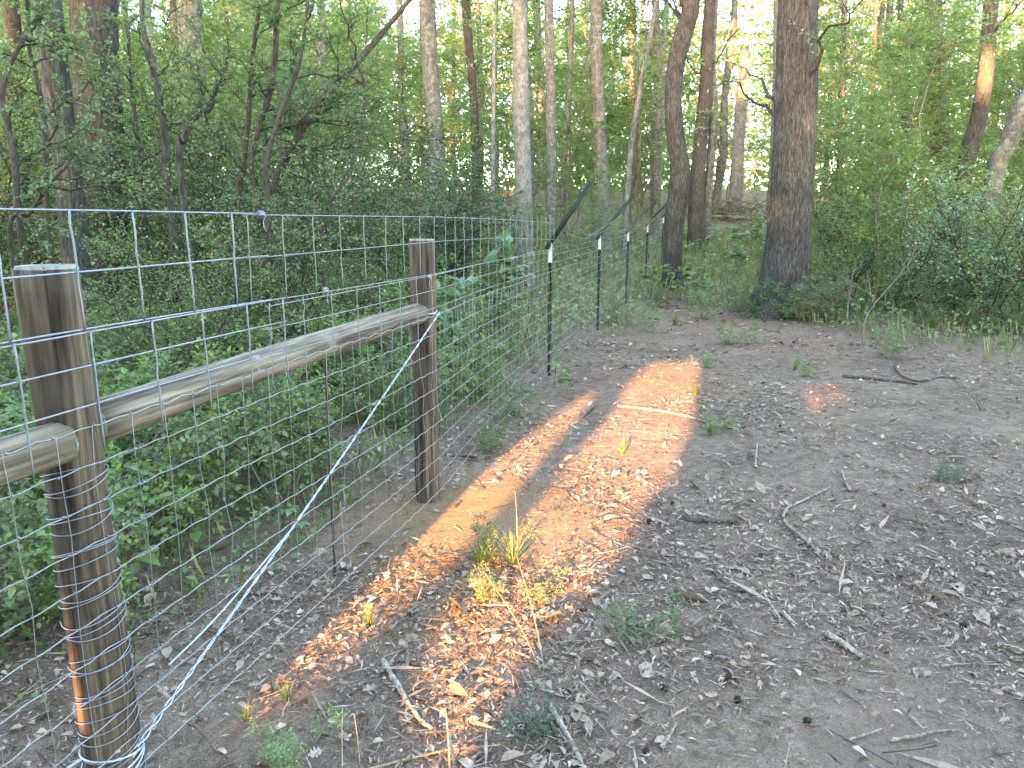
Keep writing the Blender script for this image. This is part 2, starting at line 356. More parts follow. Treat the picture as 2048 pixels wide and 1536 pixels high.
wooden_post(*FP[1], PR, 1.385, 'thick brown round timber post nearest the viewer, wrapped in wire', 1, (.0, .0))
wooden_post(*FP[2], .066, 1.39, 'weathered round timber post holding the far end of the log rail', 2)
wooden_post(*FP[0], PR, 1.38, 'round timber post behind the viewer holding the end of the left rail', 5)
def rail(p0, p1, r, label, seed):
    p0 = Vector(p0); p1 = Vector(p1); d = p1 - p0
    th = thing('log_rail', label, 'rail', p0, group='horizontal log rails of the brace'); th.rotation_euler = d.to_track_quat('Z', 'X').to_euler()
    L = d.length
    b = log_mesh('rail', [(0, 0, 0), (.006, .004, L * .5), (0, 0, L)], r, 20, seed); obj('log', b.mesh('rail_log', True), M_rail, th)
    n = 20; a = np.arange(n) * 2 * math.pi / n
    for z, s in ((-.003, -1), (L + .003, 1)):
        V = np.vstack([[[0, 0, z]], np.stack([r * .94 * np.cos(a), r * .94 * np.sin(a), np.full(n, z)], 1), np.stack([r * .97 * np.cos(a), r * .97 * np.sin(a), np.full(n, z - s * .008)], 1)])
        t = [[0, 1 + i, 1 + (i + 1) % n][::s] for i in range(n)]; q = [[1 + i, 1 + n + i, 1 + n + (i + 1) % n, 1 + (i + 1) % n][::s] for i in range(n)]
        c = MB(); c.add(V, q, t); obj('sawn_end', c.mesh('sawn_end'), M_cut, th)
_d = np.array(FP[2]) - np.array(FP[1]); _d /= np.linalg.norm(_d)
rail((FP[1][0] + _d[0] * (PR - .004), FP[1][1] + _d[1] * (PR - .004), 1.0), (FP[2][0] - _d[0] * .055, FP[2][1] - _d[1] * .055, 1.03), .055, 'long grey log rail running between the two timber posts', 3)
_e = np.array(FP[1]) - np.array(FP[0]); _e /= np.linalg.norm(_e)
rail((FP[0][0] + _e[0] * .06, FP[0][1] + _e[1] * .06, .985), (FP[1][0] - _e[0] * .05 + .02, FP[1][1] - _e[1] * .05, .985), .053, 'log rail stub entering at the left edge behind the near post', 4)

# ---- wires. every wire is a part of its fence section
def wire_pts(ss, z, sag=None, off=0, kink=0.):
    p = fpos(ss, off); zz = z(ss) if callable(z) else np.full(len(ss), z)
    g = ht(p[:, 0], p[:, 1]) * np.clip((p[:, 1] - 9) / 4, 0, 1)
    return np.column_stack([p, zz + g])
def hwire(parent, name, s0, s1, z, r, m, step, off=0, kink=0., ph=0.):
    n = max(2, int((s1 - s0) / step) + 1); ss = np.linspace(s0, s1, n); P = wire_pts(ss, z, off=off)
    if kink: P[:, 2] += kink * np.where(np.arange(n) % 2, 1, -1) * (.5 + vnoise(ss * 7 + ph, np.full(n, ph))) + .006 * (vnoise(ss * 2.2 + ph * 3, np.full(n, ph)) - .5)
    return obj(name, tube_mesh(name, P, r, 5), m, parent)
def vmesh(name, H, r, wob, seed):
    k = 9; z = np.linspace(0, H, k); g = np.random.default_rng(seed)
    return tube_mesh(name, np.column_stack([g.normal(0, wob, k), g.normal(0, wob, k), z]), r, 5)
def vwires(parent, ss, zlo, H, variants, m, off, lean=0):
    for i, s in enumerate(ss):
        p = fpos(s, off); g = h1(*p) * min(max((p[1] - 9) / 4, 0), 1)
        obj('vertical_wire', variants[i % len(variants)], m, parent, (p[0], p[1], zlo + g), (0, random.uniform(-.02, .02) + lean, i * 1.3))
# lower woven field fence
LOW = [1.02, .925, .83, .735, .64, .545, .45, .355, .26, .165, .07]
th = thing('woven_wire_fence', 'thin woven wire field fence, lower net running the whole fence line', 'wire fence')
for i, z in enumerate(LOW):
    hwire(th, 'horizontal_wire', -2.4, S_END, z, .0017 if i not in (0, 10) else .0021, M_thin, .0575, 0, .0022 if i else .003, i * 3.1)
lv = [vmesh('low_vertical_%d' % i, .955, .0010, .0045, 20 + i) for i in range(7)]
lows = np.arange(-2.3, 30.5, .115)
vwires(th, lows, .068, .955, lv, M_thin, .002)
b = MB()                                                           # hinge knots on the near crossings
kz, ks = np.meshgrid(LOW, lows[lows < 5.5]); kp = fpos(ks.ravel(), .002); kr = .0036
o8 = np.array([[1, 0, 0], [-1, 0, 0], [0, 1, 0], [0, -1, 0], [0, 0, 1.5], [0, 0, -1.5]]) * kr
KV = (np.column_stack([kp, kz.ravel()])[:, None, :] + o8[None]).reshape(-1, 3); ki = np.arange(kp.shape[0])[:, None] * 6
b.add(KV, None, np.concatenate([ki + [f] for f in ([0, 2, 4], [2, 1, 4], [1, 3, 4], [3, 0, 4], [2, 0, 5], [1, 2, 5], [3, 1, 5], [0, 3, 5])]))
tag(obj('wire_knots', b.mesh('wire_knots'), M_thin, th), kind='stuff')
def wraps(parent, cx, cy, r, zs, seed, wr=.0016, m=None, turns=3):
    g = random.Random(seed)
    for z in zs:
        for k in range(turns):
            a0 = R(g.uniform(-150, -120)); a1 = R(g.uniform(75, 110)); n = 22
            a = np.linspace(a0, a1, n); dz = g.uniform(-.012, .004) - k * .021
            P = np.column_stack([cx + (r + .0035) * np.cos(a), cy + (r + .0035) * np.sin(a), z + dz + .012 * np.sin(a * 1.3 + g.random() * 3) + np.linspace(-.01, .014, n)])
            obj('wire_wrap', tube_mesh('wire_wrap', P, wr, 5), m or M_galv, parent)
wraps(th, *FP[1], PR * 1.02, [z - .012 for z in LOW[1:]], 5)
# curled tie-off ends on the near post
for k, z in enumerate(LOW[1:9]):
    P0 = np.array([*fpos(.085), z]); n = 30; u = np.linspace(0, 1, n)
    P = P0 + np.column_stack([FDIR[0] * u * .07, FDIR[1] * u * .07, .0 * u]) + .0045 * np.column_stack([np.cos(u * 38), np.zeros(n), np.sin(u * 38)])
    obj('tie_coil', tube_mesh('tie_coil', P, .0014, 5), M_galv, th)
# upper welded panels: two rows, each of two overlapping sheets
pv = [vmesh('panel_vertical_%d' % i, .272, .0024, .0010, 40 + i) for i in range(4)]; pv2 = [vmesh('panel_thin_vertical_%d' % i, .272, .0016, .0014, 45 + i) for i in range(4)]
pb = [vmesh('panel_low_vertical_%d' % i, .292, .0023, .0010, 50 + i) for i in range(4)]; pb2 = [vmesh('panel_low_thin_vertical_%d' % i, .292, .0016, .0014, 55 + i) for i in range(4)]
top = lambda s: np.interp(s, [-3, 0, .7, 2.2, 3.6, 5.6], [1.515, 1.519, 1.515, 1.512, 1.50, 1.462])
sec = lambda s: np.interp(s, [-3, 0, 2.2, 3.6, 5.6], [1.381, 1.381, 1.392, 1.375, 1.31])
thr = lambda s: np.interp(s, [-3, 0, 2.2, 3.6, 5.6], [1.253, 1.251, 1.232, 1.225, 1.20])
def panel(label, s0, s1, rows, verts, zlo, vm, off, tilt=0, wr=.0023, wm=None):
    th = thing('welded_wire_panel', label, 'wire panel', group='welded panels along the top of the fence')
    for k, z in enumerate(rows):
        zz = (lambda f: (lambda s: f(s) + tilt))(z) if callable(z) else z + tilt
        hwire(th, 'horizontal_wire', s0, s1, zz, wr, wm or M_galv, .2, off)
    vwires(th, np.array(verts), zlo + tilt, 0, vm, wm or M_galv, off + .004)
    return th
panel('stiff welded wire panel above the near post, its top wire level with the eye', -2.4, .73, [top, sec, thr], np.arange(-2.25, .74, .187), 1.247, pv, .012)
panel('welded wire panel carrying the top edge on past the second timber post', .63, ST[0] - .05, [top, sec, thr], np.arange(.635, ST[0] - .1, .187), 1.243, pv2, .004, -.004, .0018, M_thin)
panel('lower welded wire strip with cut ends hanging over the near log rail', -2.4, .80, [1.243, 1.166, 1.074], np.arange(-2.14, .82, .195), .955, pb, .016)
panel('lower welded wire strip running on towards the green steel posts', .70, ST[0] - .05, [1.224, 1.150, 1.060], np.arange(.71, ST[0] - .1, .195), .945, pb2, .008, 0, .0017, M_thin)
# small twisted ties
for s, z in ((.70, 1.513), (1.05, 1.245), (.62, 1.07), (2.02, 1.222)):
    p = fpos(s, .02); n = 26; u = np.linspace(0, 1, n)
    P = np.column_stack([p[0] + .012 * (u - .5) + .006 * np.cos(u * 30), p[1] + .03 * (u - .5), z + .004 + .007 * np.sin(u * 30) - np.where(u > .8, (u - .8) * .25, 0)])
    tag(obj('wire_tie', tube_mesh('wire_tie', P, .0012, 5), M_bright), {.70: 'bright twisted wire tie at the top seam of the panels', 1.05: 'twisted wire tie below the middle of the panel seam', .62: 'small wire twist holding the panel strip to the log rail', 2.02: 'wire twist just left of the second timber post'}[s], 'wire tie', 'wire ties on the panels')
# netting beyond the timber posts, its top thrown over the angled arms
ARM = .68
th = thing('overhang_netting', 'fine sagging wire netting slung between the angled arms of the steel posts', 'wire netting')
def sagged(zt, arm_frac, ph):
    P = []
    ss = np.arange(ST[0] - .06, S_END, .09)
    for s in ss:
        k = np.searchsorted(ST, s) - 1; k = max(0, min(k, len(ST) - 2)); f = min(max((s - ST[k]) / (ST[k + 1] - ST[k]), 0), 1)
        sag = 4 * f * (1 - f); p = fpos(s, arm_frac * (.42 - .30 * sag)); g = h1(*p) * min(max((p[1] - 9) / 4, 0), 1)
        P.append((p[0], p[1], zt + g + arm_frac * (.5 - .38 * sag) - .03 * sag + .008 * math.sin(s * 5 + ph)))
    return np.array(P)
NT = [sagged(1.29, .55, 0), sagged(1.29, .22, 1), sagged(1.25, 0., 2)]
for P in NT: obj('horizontal_wire', tube_mesh('net_strand', P, .0021, 5), M_galv, th)
for z in (1.17, 1.10): hwire(th, 'horizontal_wire', ST[0] - .06, S_END, z, .002, M_galv, .1, .002, .002, z * 9)
for i in range(0, len(NT[0]), 2):
    if NT[0][i][1] > 27: break
    Q = spline([NT[0][i], NT[1][i], NT[2][i], (NT[2][i][0], NT[2][i][1], NT[2][i][2] - .2)], 8)
    obj('vertical_wire', tube_mesh('net_vertical', Q, .0012, 4), M_thin, th)

# ---- steel T-posts with angled arms
def tpost_meshes():
    prof = [(-.019, .0), (.019, .0), (.019, .0045), (.0025, .0045), (.0025, .032), (-.0025, .032), (-.0025, .0045), (-.019, .0045)]
    def ext(z0, z1):
        b = MB(); n = len(prof); V = [(x, y, z) for z in (z0, z1) for x, y in prof]
        b.add(V, [[i, (i + 1) % n, n + (i + 1) % n, n + i] for i in range(n)], None)
        for o_ in (0, n):
            b.Fq.append(np.array([[o_ + 7, o_ + 2, o_ + 1, o_ + 0], [o_ + 6, o_ + 5, o_ + 4, o_ + 3]])[:, ::(1 if o_ else -1)])
        return b
    sh = ext(-.2, 1.10)
    for z in np.arange(.12, 1.1, .055):                              # studs down the face
        x, y = .006, -.006
        V = np.array([(a, c, d) for a in (-x, x) for c in (y, .001) for d in (z, z + .012)])
        sh.add(V, [[0, 1, 3, 2], [4, 6, 7, 5], [0, 4, 5, 1], [2, 3, 7, 6], [0, 2, 6, 4], [1, 5, 7, 3]], None)
    tip = ext(1.1005, 1.285)
    arm = MB()                                                      # angle iron
    for (xa, xb, ya, yb) in ((-.021, .021, -.005, .0012), (-.004, .004, .0015, .038)):
        V = np.array([(a, c, d) for a in (xa, xb) for c in (ya, yb) for d in (-.06, ARM)])
        arm.add(V, [[0, 1, 3, 2], [4, 6, 7, 5], [0, 4, 5, 1], [2, 3, 7, 6], [0, 2, 6, 4], [1, 5, 7, 3]], None)
    return sh.mesh('tpost_shaft'), tip.mesh('tpost_tip'), arm.mesh('tpost_arm')
m_sh, m_tip, m_arm = tpost_meshes()
ORD = ['nearest', 'second', 'third', 'fourth', 'fifth', 'sixth', 'seventh', 'eighth', 'ninth', 'tenth']
for i, (x, y) in enumerate(FP[3:]):
    a = math.atan2(FP[min(i + 4, len(FP) - 1)][0] - FP[i + 2][0], FP[min(i + 4, len(FP) - 1)][1] - FP[i + 2][1])
    th = thing('steel_fence_post', f'{ORD[i]} dark green steel post with white tip and angled arm along the fence', 'fence post', (x, y, h1(x, y)), -a, 'green steel fence posts')
    obj('shaft', m_sh, M_green, th, rot=(0, 0, R(90))); obj('white_tip', m_tip, M_white, th, rot=(0, 0, R(90)))
    obj('angled_arm', m_arm, M_green, th, (-.02, 0, 1.275), (0, R([34, 40, 43, 43, 44, 42, 42, 42, 42, 42][i]), 0))

# ---- twisted brace wire from the foot of the near post to the top of the second
th = thing('brace_wire', 'pale twisted double wire slanting between the two timber posts', 'brace wire')
A = np.array([FP[1][0] + .064, FP[1][1] - .03, .115]); B = np.array([*fpos(S2 - .0, .012), 1.03])
n = 420; u = np.linspace(0, 1, n)[:, None]; L = np.linalg.norm(B - A); d = (B - A) / L
base = A + (B - A) * u - np.array([0, 0, .03]) * (4 * u * (1 - u)) * .5
p1 = nrm(np.cross(d, [0, 0, 1.])[None])[0]; p2 = np.cross(d, p1)
for ph in (0, math.pi):
    tw = u[:, 0] * L * 2 * math.pi / .10 + ph; rr = .0024 + .004 * np.clip(1 - u[:, 0] * 7, 0, 1)
    obj('strand', tube_mesh('strand', base + rr[:, None] * (np.cos(tw)[:, None] * p1 + np.sin(tw)[:, None] * p2), .0023, 6), M_bright, th)
lo = np.array([*fpos(-.02, .03), .22]); k = .36
P = spline([base[int(n * k)] + [0, -.004, 0], base[int(n * .2)] * .5 + np.array([*fpos(.3, .012), .36]) * .5, np.array([*fpos(.13, .018), .30])], 40)
obj('loose_strand', tube_mesh('loose_strand', P, .0026, 6), M_bright, th)
def loop(cx, cy, r, z, tilt, wr, a0=-200, a1=110):
    a = np.linspace(R(a0), R(a1), 40)
    return tube_mesh('post_loop', np.column_stack([cx + r * np.cos(a), cy + r * np.sin(a), z + tilt * np.sin(a * .8)]), wr, 6)
for z, t_ in ((.10, .02), (.115, -.02), (.085, .035)): obj('post_loop', loop(*FP[1], PR + .006, z, t_, .0032), M_bright, th)
for z, t_ in ((1.035, .01), (1.02, -.012)): obj('post_loop', loop(*FP[2], .07, z, t_, .003), M_bright, th)
# thick bright wire leaving to the left from the foot of the near post
P = spline([(FP[1][0] + .05, FP[1][1] - .05, .15), (FP[1][0] - .1, FP[1][1] - .10, .105), (FP[1][0] - .35, FP[1][1] - .9, .07)], 30)
tag(obj('brace_wire', tube_mesh('low_brace', P, .0045, 6), M_bright), 'thick pale wire running left from the foot of the near post', 'brace wire')
P = spline([(-.76, 2.93, -.1), (-.758, 2.93, .5), (-.75, 2.925, 1.0)], 12)
tag(obj('steel_stake', tube_mesh('stake', P, .0062, 7), M_rust), 'thin dark rusty stake standing at the fence between the timber posts', 'stake')
# ------------------------------------------------------------------ growth helpers
UP = np.array([0, 0, 1.])
def spawn(P, m, tr, fwd, out, up, length, K, g, droop=0., wig=.06, fall=.5, flat=1.):
    T, K0, _ = P.shape; t = g.uniform(tr[0], tr[1], (T, m)); f = t * (K0 - 1); i = np.minimum(f.astype(int), K0 - 2); f = (f - i)[..., None]
    a = P[np.arange(T)[:, None], i]; b = P[np.arange(T)[:, None], i + 1]
    base = a + (b - a) * f; tan = nrm(b - a); rnd = g.normal(size=(T, m, 3)) * [1, 1, flat]
    perp = nrm(rnd - tan * (rnd * tan).sum(-1, keepdims=True))
    d = nrm(fwd * tan + out * perp + up * UP); tt = (t - tr[0]) / max(tr[1] - tr[0], 1e-6)
    L = length * (1 - fall * tt) * g.uniform(.55, 1.2, (T, m))
    u = np.linspace(0, 1, K); n = np.cumsum(g.normal(size=(T, m, K, 3)), 2) * wig / math.sqrt(K); n -= n[:, :, :1]
    Q = base[:, :, None] + L[..., None, None] * (d[:, :, None] * u[None, None, :, None] + n - droop * UP * (u ** 2)[None, None, :, None])
    return Q.reshape(-1, K, 3), L.ravel()
def leaf_on(P, nl, g, L, W, t0=.1, lay=.35, shape=0, fold=.25, curl=0., ang=.8, droop=.0):
    T, K0, _ = P.shape; t = np.linspace(t0, 1, nl)[None] + g.uniform(-.04, .04, (T, nl)); t = np.clip(t, 0, 1)
    f = t * (K0 - 1); i = np.minimum(f.astype(int), K0 - 2); f = (f - i)[..., None]
    a = P[np.arange(T)[:, None], i]; b = P[np.arange(T)[:, None], i + 1]; base = a + (b - a) * f; tan = nrm(b - a)
    nm = nrm(UP + g.normal(size=(T, nl, 3)) * lay); side = nrm(np.cross(tan, nm)); sg = np.where(np.arange(nl) % 2, 1, -1)[None, :, None]
    ax = tan * (1 - ang * .5) + side * sg * ang + g.normal(size=(T, nl, 3)) * .22 - UP * droop
    s = g.uniform(.6, 1.15, T * nl)
    return leaves(base.reshape(-1, 3), ax.reshape(-1, 3), nm.reshape(-1, 3), L * s, W * s, fold, curl, shape)
def taper(P, r0, p=.75): return r0 * (1 - p * np.linspace(0, 1, P.shape[1]))[None] * np.ones((P.shape[0], 1))
def bush(seed, H, spread, stems, nb, nt, nl, lL, lW, r0=.02, lean=.35, shape=0, lay=.4, bl=.42, tl=.2, low=.15, base_r=.15, dr=.12):
    g = np.random.default_rng(seed); K = 9
    a = g.uniform(0, 2 * math.pi, stems); q = g.uniform(0, 1, stems)
    b0 = np.stack([np.cos(a), np.sin(a), a * 0], 1) * (base_r * q)[:, None]
    d = nrm(np.stack([np.cos(a) * lean * (.3 + q), np.sin(a) * lean * (.3 + q), np.ones(stems)], 1))
    u = np.linspace(0, 1, K); Ls = H * g.uniform(.6, 1.05, stems)
    n = np.cumsum(g.normal(size=(stems, K, 3)), 1) * .035; n -= n[:, :1]
    S = b0[:, None] + Ls[:, None, None] * (d[:, None] * u[None, :, None] + n * [1, 1, .2]) + np.stack([np.cos(a), np.sin(a), 0 * a], 1)[:, None] * (u ** 2)[None, :, None] * spread * .35
    B, _ = spawn(S, nb, (low, .98), .45, .9, .15, H * bl, 6, g, dr, .09, .45, .8)
    T, _ = spawn(B, nt, (.12, 1), .7, .75, .05, H * bl * tl * 2.2, 4, g, .15, .07, .3, .5)
    w = MB(); w.add(*tubes(S, taper(S, r0), 6)); w.add(*tubes(B, taper(B, r0 * .42), 4)); w.add(*tubes(T, taper(T, r0 * .17), 3))
    l = MB(); l.add(*leaf_on(T, nl, g, lL, lW, .05, lay, shape)); l.add(*leaf_on(B[:, 3:], max(3, nl // 2), g, lL, lW, .2, lay, shape))
    return w.mesh('bush_wood_%d' % seed, True), l.mesh('bush_leaf_%d' % seed)
def sapling(seed, H, nb, nt, nl, lL, lW, r0=.03, low=.25, reach=.32, lay=.3, shape=0, stems=1, tw=.35):
    g = np.random.default_rng(seed); K = 12; u = np.linspace(0, 1, K)
    n = np.cumsum(g.normal(size=(stems, K, 3)), 1) * [.018, .018, .003]; n -= n[:, :1]
    d = nrm(np.concatenate([g.normal(size=(stems, 2)) * .07, np.ones((stems, 1))], 1))
    S = H * (d[:, None] * u[None, :, None] + n) + np.concatenate([g.normal(size=(stems, 2)) * .1 * (stems > 1), np.zeros((stems, 1))], 1)[:, None]
    B, _ = spawn(S, nb, (low, .99), .35, 1., .12, H * reach, 7, g, .1, .07, .6, .5)
    T, _ = spawn(B, nt, (.15, 1), .8, .7, .02, H * reach * tw, 4, g, .08, .06, .3, .3)
    w = MB(); w.add(*tubes(S, taper(S, r0, .85), 7)); w.add(*tubes(B, taper(B, r0 * .28), 4)); w.add(*tubes(T, taper(T, r0 * .1), 3))
    l = MB(); l.add(*leaf_on(T, nl, g, lL, lW, .1, lay, shape)); l.add(*leaf_on(B[:, 3:], max(3, nl // 2), g, lL, lW, .2, lay, shape))
    return w.mesh('sapling_wood_%d' % seed, True), l.mesh('sapling_leaf_%d' % seed)
def plant(name, label, cat, protos, k, loc, rz, s, leafmat, woodmat, group=None, parts=('stems', 'foliage')):
    wm, lm = protos[k % len(protos)]
    th = thing(name, label, cat, loc, rz, group, s)
    obj(parts[0], wm, woodmat, th); obj(parts[1], lm, leafmat, th); return th
_lmc = {}
def with_mat(me, m):
    k = (me.name, m.name)
    if k not in _lmc:
        c = me if not me.materials else me.copy()
        if not c.materials: c.materials.append(m)
        else: c.materials[0] = m
        _lmc[k] = c
    return _lmc[k]
def fence_x(y):
    return np.interp(y, _fp[:, 1], _fp[:, 0])

# ------------------------------------------------------------------ tall trees
g = np.random.default_rng(91)
def crown_mesh(seed, H, rad, nb, nt, nl, lL):
    g = np.random.default_rng(seed); K = 8; u = np.linspace(0, 1, K)
    S = (np.stack([.06 * np.sin(u * 5 + seed), .06 * np.cos(u * 4), u], 1) * H)[None]
    B, _ = spawn(S, nb, (.0, 1.), .5, 1., .35, rad, 8, g, .1, .09, .5, .7); T, _ = spawn(B, nt, (.25, 1), .7, .7, .1, rad * .35, 5, g, .1, .08, .3, .5)
    w = MB(); w.add(*tubes(S, taper(S, .12, .8), 8)); w.add(*tubes(B, taper(B, .05), 5)); w.add(*tubes(T, taper(T, .013), 3))
    l = MB(); l.add(*leaf_on(T, nl, g, lL, lL * .33, .15, .4))
    return w.mesh('crown_wood_%d' % seed, True), l.mesh('crown_leaf_%d' % seed)
CROWN = [crown_mesh(200 + i, 6.5, 3.4, 14, 11, 4, .11) for i in range(3)]
_ct = 0
def trunk_tree(label, pts, Y, bark, H=13, name='tree', crown=True, flare=.5, sides=None, limbs=0, limb_lo=.35, leafy=None, group='tall trunks of the wood', base=None, snag=False, limb_len=1.6, cmat='spring', ridge=.07):
    global _ct
    W = []
    for px, py, w_ in pts:
        p = at(px, py, Y); W.append((p, w_ / F * cam_depth(p) / 2))
    W.sort(key=lambda e: e[0].z)
    p0, r0 = W[0]
    bx = p0.x if base is None else base
    z0 = h1(bx, Y)
    path = [(bx, Y, z0 - .1)]; rad = [r0 * 1.05]
    if p0.z > z0 + .3: pass
    else: path = []; rad = []; z0 = min(z0, p0.z)
    path += [tuple(p) for p, r in W]; rad += [r for p, r in W]
    if not snag and path[-1][2] < H:
        q = Vector(path[-1]); dd = (q - Vector(path[-2])); dd = dd / max(dd.z, .1); k = min(max(dd.x, -.15), .15)
        for f in (.33, .66, 1.):
            zz = q.z + (H - q.z) * f; path.append((q.x + k * (zz - q.z) * .7, Y + .2 * math.sin(f * 3 + q.x), zz)); rad.append(rad[-1] * (1 - .2 * f))
    path = np.array(path); org = np.array([path[0][0], Y, z0]); path = path - org
    big = max(rad)
    n = int(max(24, min(150, (path[-1, 2]) / .09))); SPn = spline(path, n); rr = np.interp(SPn[:, 2], path[:, 2], rad)
    rr = rr * (1 + flare * np.exp(-np.clip(SPn[:, 2], 0, 9) / .22))
    sd = sides or (64 if big > .28 else 40 if big > .2 else 16)
    V, q, t = tubes(SPn, rr, sd, True); ang = np.tile(np.arange(sd), n) * 2 * math.pi / sd; kk = np.repeat(SPn[:, 2], sd); ce = np.repeat(SPn, sd, 0)
    d = V - ce; sx = np.cos(ang) * 5 + 9; sy = np.sin(ang) * 5 + 9
    bump = fbm(sx * 1.8 + kk * .35, sy * 1.8 + kk * .9, 3) * ridge * 2.4 + fbm(sx * .25, sy * .25 + kk * .5, 2) * .12
    lobe = flare * .5 * np.exp(-np.clip(kk, 0, 9) / .3) * np.sin(ang * 4 + org[0])
    V = ce + d * (1 + bump + lobe)[:, None]
    if snag:
        topm = np.repeat(np.arange(n) >= n - 2, sd); V[topm, 2] += .25 * np.sin(ang[topm] * 3) * .6
    b = MB(); b.add(V, q, t)
    th = thing(name, label, 'tree' if not snag else 'snag', tuple(org), 0, group)
    obj('trunk', b.mesh('trunk', True), BM[bark], th)
    gg = np.random.default_rng(int(abs(org[0]) * 1000) % 99991)
    if limbs:
        B, _ = spawn(SPn[None], limbs, (limb_lo, .8), .35, 1, .45, limb_len, 9, gg, .05, .12, .3, .5); T, _ = spawn(B, 5, (.25, 1), .8, .6, .1, limb_len * .4, 5, gg, .1, .1, .3)
        for i_ in range(len(B)): lb = MB(); lb.add(*tubes(B[i_:i_ + 1], taper(B[i_:i_ + 1], min(big * .16, .035), .8), 5)); T5 = T[i_ * 5:i_ * 5 + 5]; lb.add(*tubes(T5, taper(T5, min(big * .045, .009)), 3)); obj('limb', lb.mesh('limb', True), BM[bark], th)
        if leafy:
            ll = MB(); ll.add(*leaf_on(T, 9, gg, .07, .024, .1, .4)); obj('low_foliage', ll.mesh('low_foliage'), LM[leafy], th)
    if crown and not snag:
        wm, lm = CROWN[_ct % 3]; _ct += 1
        c = obj('crown', with_mat(lm, LM[cmat]), None, th, SPn[-1] - [0, 0, .3], (0, 0, _ct * 2.1)); obj('crown_branches', with_mat(wm, BM[bark]), None, c)
    return th
T_ = trunk_tree
# right-hand side
T_('massive dark-barked tree with flared foot beside the right-hand thicket', [(1597, -20, 74), (1592, 150, 76), (1586, 330, 80), (1578, 480, 84), (1570, 560, 90), (1563, 635, 102)], 11.7, 'dark', 15, flare=.85, limbs=5, limb_lo=.42, leafy='blue', ridge=.10)
T_('dark S-curved trunk standing beside the fence line', [(1374, -20, 32), (1381, 20, 34), (1366, 70, 36), (1352, 130, 34), (1346, 200, 33), (1350, 270, 34), (1360, 335, 38), (1358, 385, 42), (1350, 430, 39), (1346, 490, 36), (1345, 575, 36)], 15.4, 'dark', 10, flare=.25, limbs=3, limb_lo=.5, ridge=.09)
T_('dark straight tree just right of the S-curved trunk', [(1421, -20, 20), (1415, 80, 23), (1411, 180, 26), (1400, 290, 27), (1394, 380, 30), (1392, 490, 34)], 22.5, 'brown', 13, flare=.3, limbs=6, limb_lo=.4, limb_len=2.6)
T_('thin grey-green trunk leaning against the dark straight tree', [(1432, -10, 12), (1424, 120, 14), (1427, 230, 16), (1419, 350, 17), (1410, 480, 19)], 22.8, 'grey', 11, flare=.3, limbs=5, limb_len=2.4)
T_('pale broken-topped snag catching orange light at the end of the path', [(1489, 95, 17), (1489, 140, 24), (1483, 210, 24), (1477, 280, 23), (1474, 345, 26)], 34, 'pale', snag=True, flare=.3)
T_('slender grey trunk between the snag and the massive tree', [(1553, -10, 11), (1551, 150, 12), (1545, 330, 13)], 30, 'grey', 12)
T_('dark upright trunk rising from the thicket on the right', [(1866, -20, 30), (1869, 100, 32), (1873, 200, 34), (1878, 330, 37)], 16.5, 'brown', 13, limbs=5, limb_lo=.3, leafy='mid')
T_('leaning trunk near the right edge with an orange sunlit band', [(1984, -20, 27), (1978, 60, 28), (1971, 140, 29), (1958, 230, 30), (1938, 300, 33), (1925, 350, 36)], 15.5, 'brown', 12, limbs=4, limb_lo=.3, leafy='mid')
T_('pale leaning trunk cut by the right edge of the view', [(2075, 150, 32), (2040, 225, 34), (2015, 290, 34), (1990, 350, 36)], 14.5, 'grey', 10, limbs=3)
T_('thin dark trunk in front of the sky between the right-hand trees', [(1752, -20, 7), (1748, 120, 8), (1742, 280, 9)], 25, 'stem', 11, limbs=7, limb_lo=.2, leafy='spring')
T_('slim trunk behind the thicket left of the dark upright trunk', [(1800, -20, 12), (1806, 150, 13), (1812, 300, 14)], 26, 'brown', 12, limbs=6)
T_('far slim trunk showing right of the massive tree', [(1690, -20, 11), (1684, 150, 12), (1680, 320, 13)], 30, 'brown', 12, limbs=5)
# behind the fence, middle
T_('pale lichen-spotted trunk behind the sagging top of the fence', [(1039, -20, 28), (1041, 150, 31), (1044, 300, 33), (1046, 400, 36), (1048, 480, 38)], 14.2, 'pale', 13, flare=.25, limbs=2, limb_lo=.6)
T_('straight grey-brown trunk above the first steel post', [(1097, -20, 18), (1100, 130, 19), (1103, 300, 20), (1104, 440, 21)], 20, 'grey', 14, flare=.3)
T_('grey trunk with widened foot behind the second steel post', [(1192, -20, 23), (1194, 150, 25), (1200, 300, 28), (1203, 380, 33), (1203, 445, 38)], 21, 'grey', 14, flare=.5, limbs=3)
T_('sunlit pale trunk far behind the middle of the fence', [(1262, -20, 17), (1265, 120, 18), (1268, 330, 20)], 36, 'pale', 15)
T_('crooked thin sapling trunk bending over the third steel post', [(1310, 20, 8), (1292, 110, 9), (1278, 190, 10), (1262, 300, 11), (1254, 400, 12), (1252, 450, 13)], 19.5, 'grey', 9, limbs=5, leafy='spring')
T_('thin upright grey trunk left of the S-curved trunk', [(1311, -20, 14), (1314, 150, 15), (1313, 300, 16), (1311, 430, 18)], 24, 'grey', 13, limbs=4)
T_('whitish slim trunk close left of the S-curved trunk', [(1334, -10, 9), (1328, 90, 10), (1322, 230, 11), (1316, 400, 12)], 27, 'pale', 12)
T_('broad grey trunk with a side fork left of the lichen-spotted trunk', [(855, -20, 30), (860, 120, 31), (868, 230, 32), (873, 320, 34)], 20, 'grey', 14, limbs=4, limb_lo=.4)
T_('pale slim trunk left of the broad forked grey trunk', [(798, -20, 12), (803, 130, 14), (808, 250, 16), (812, 330, 17)], 24, 'pale', 13)
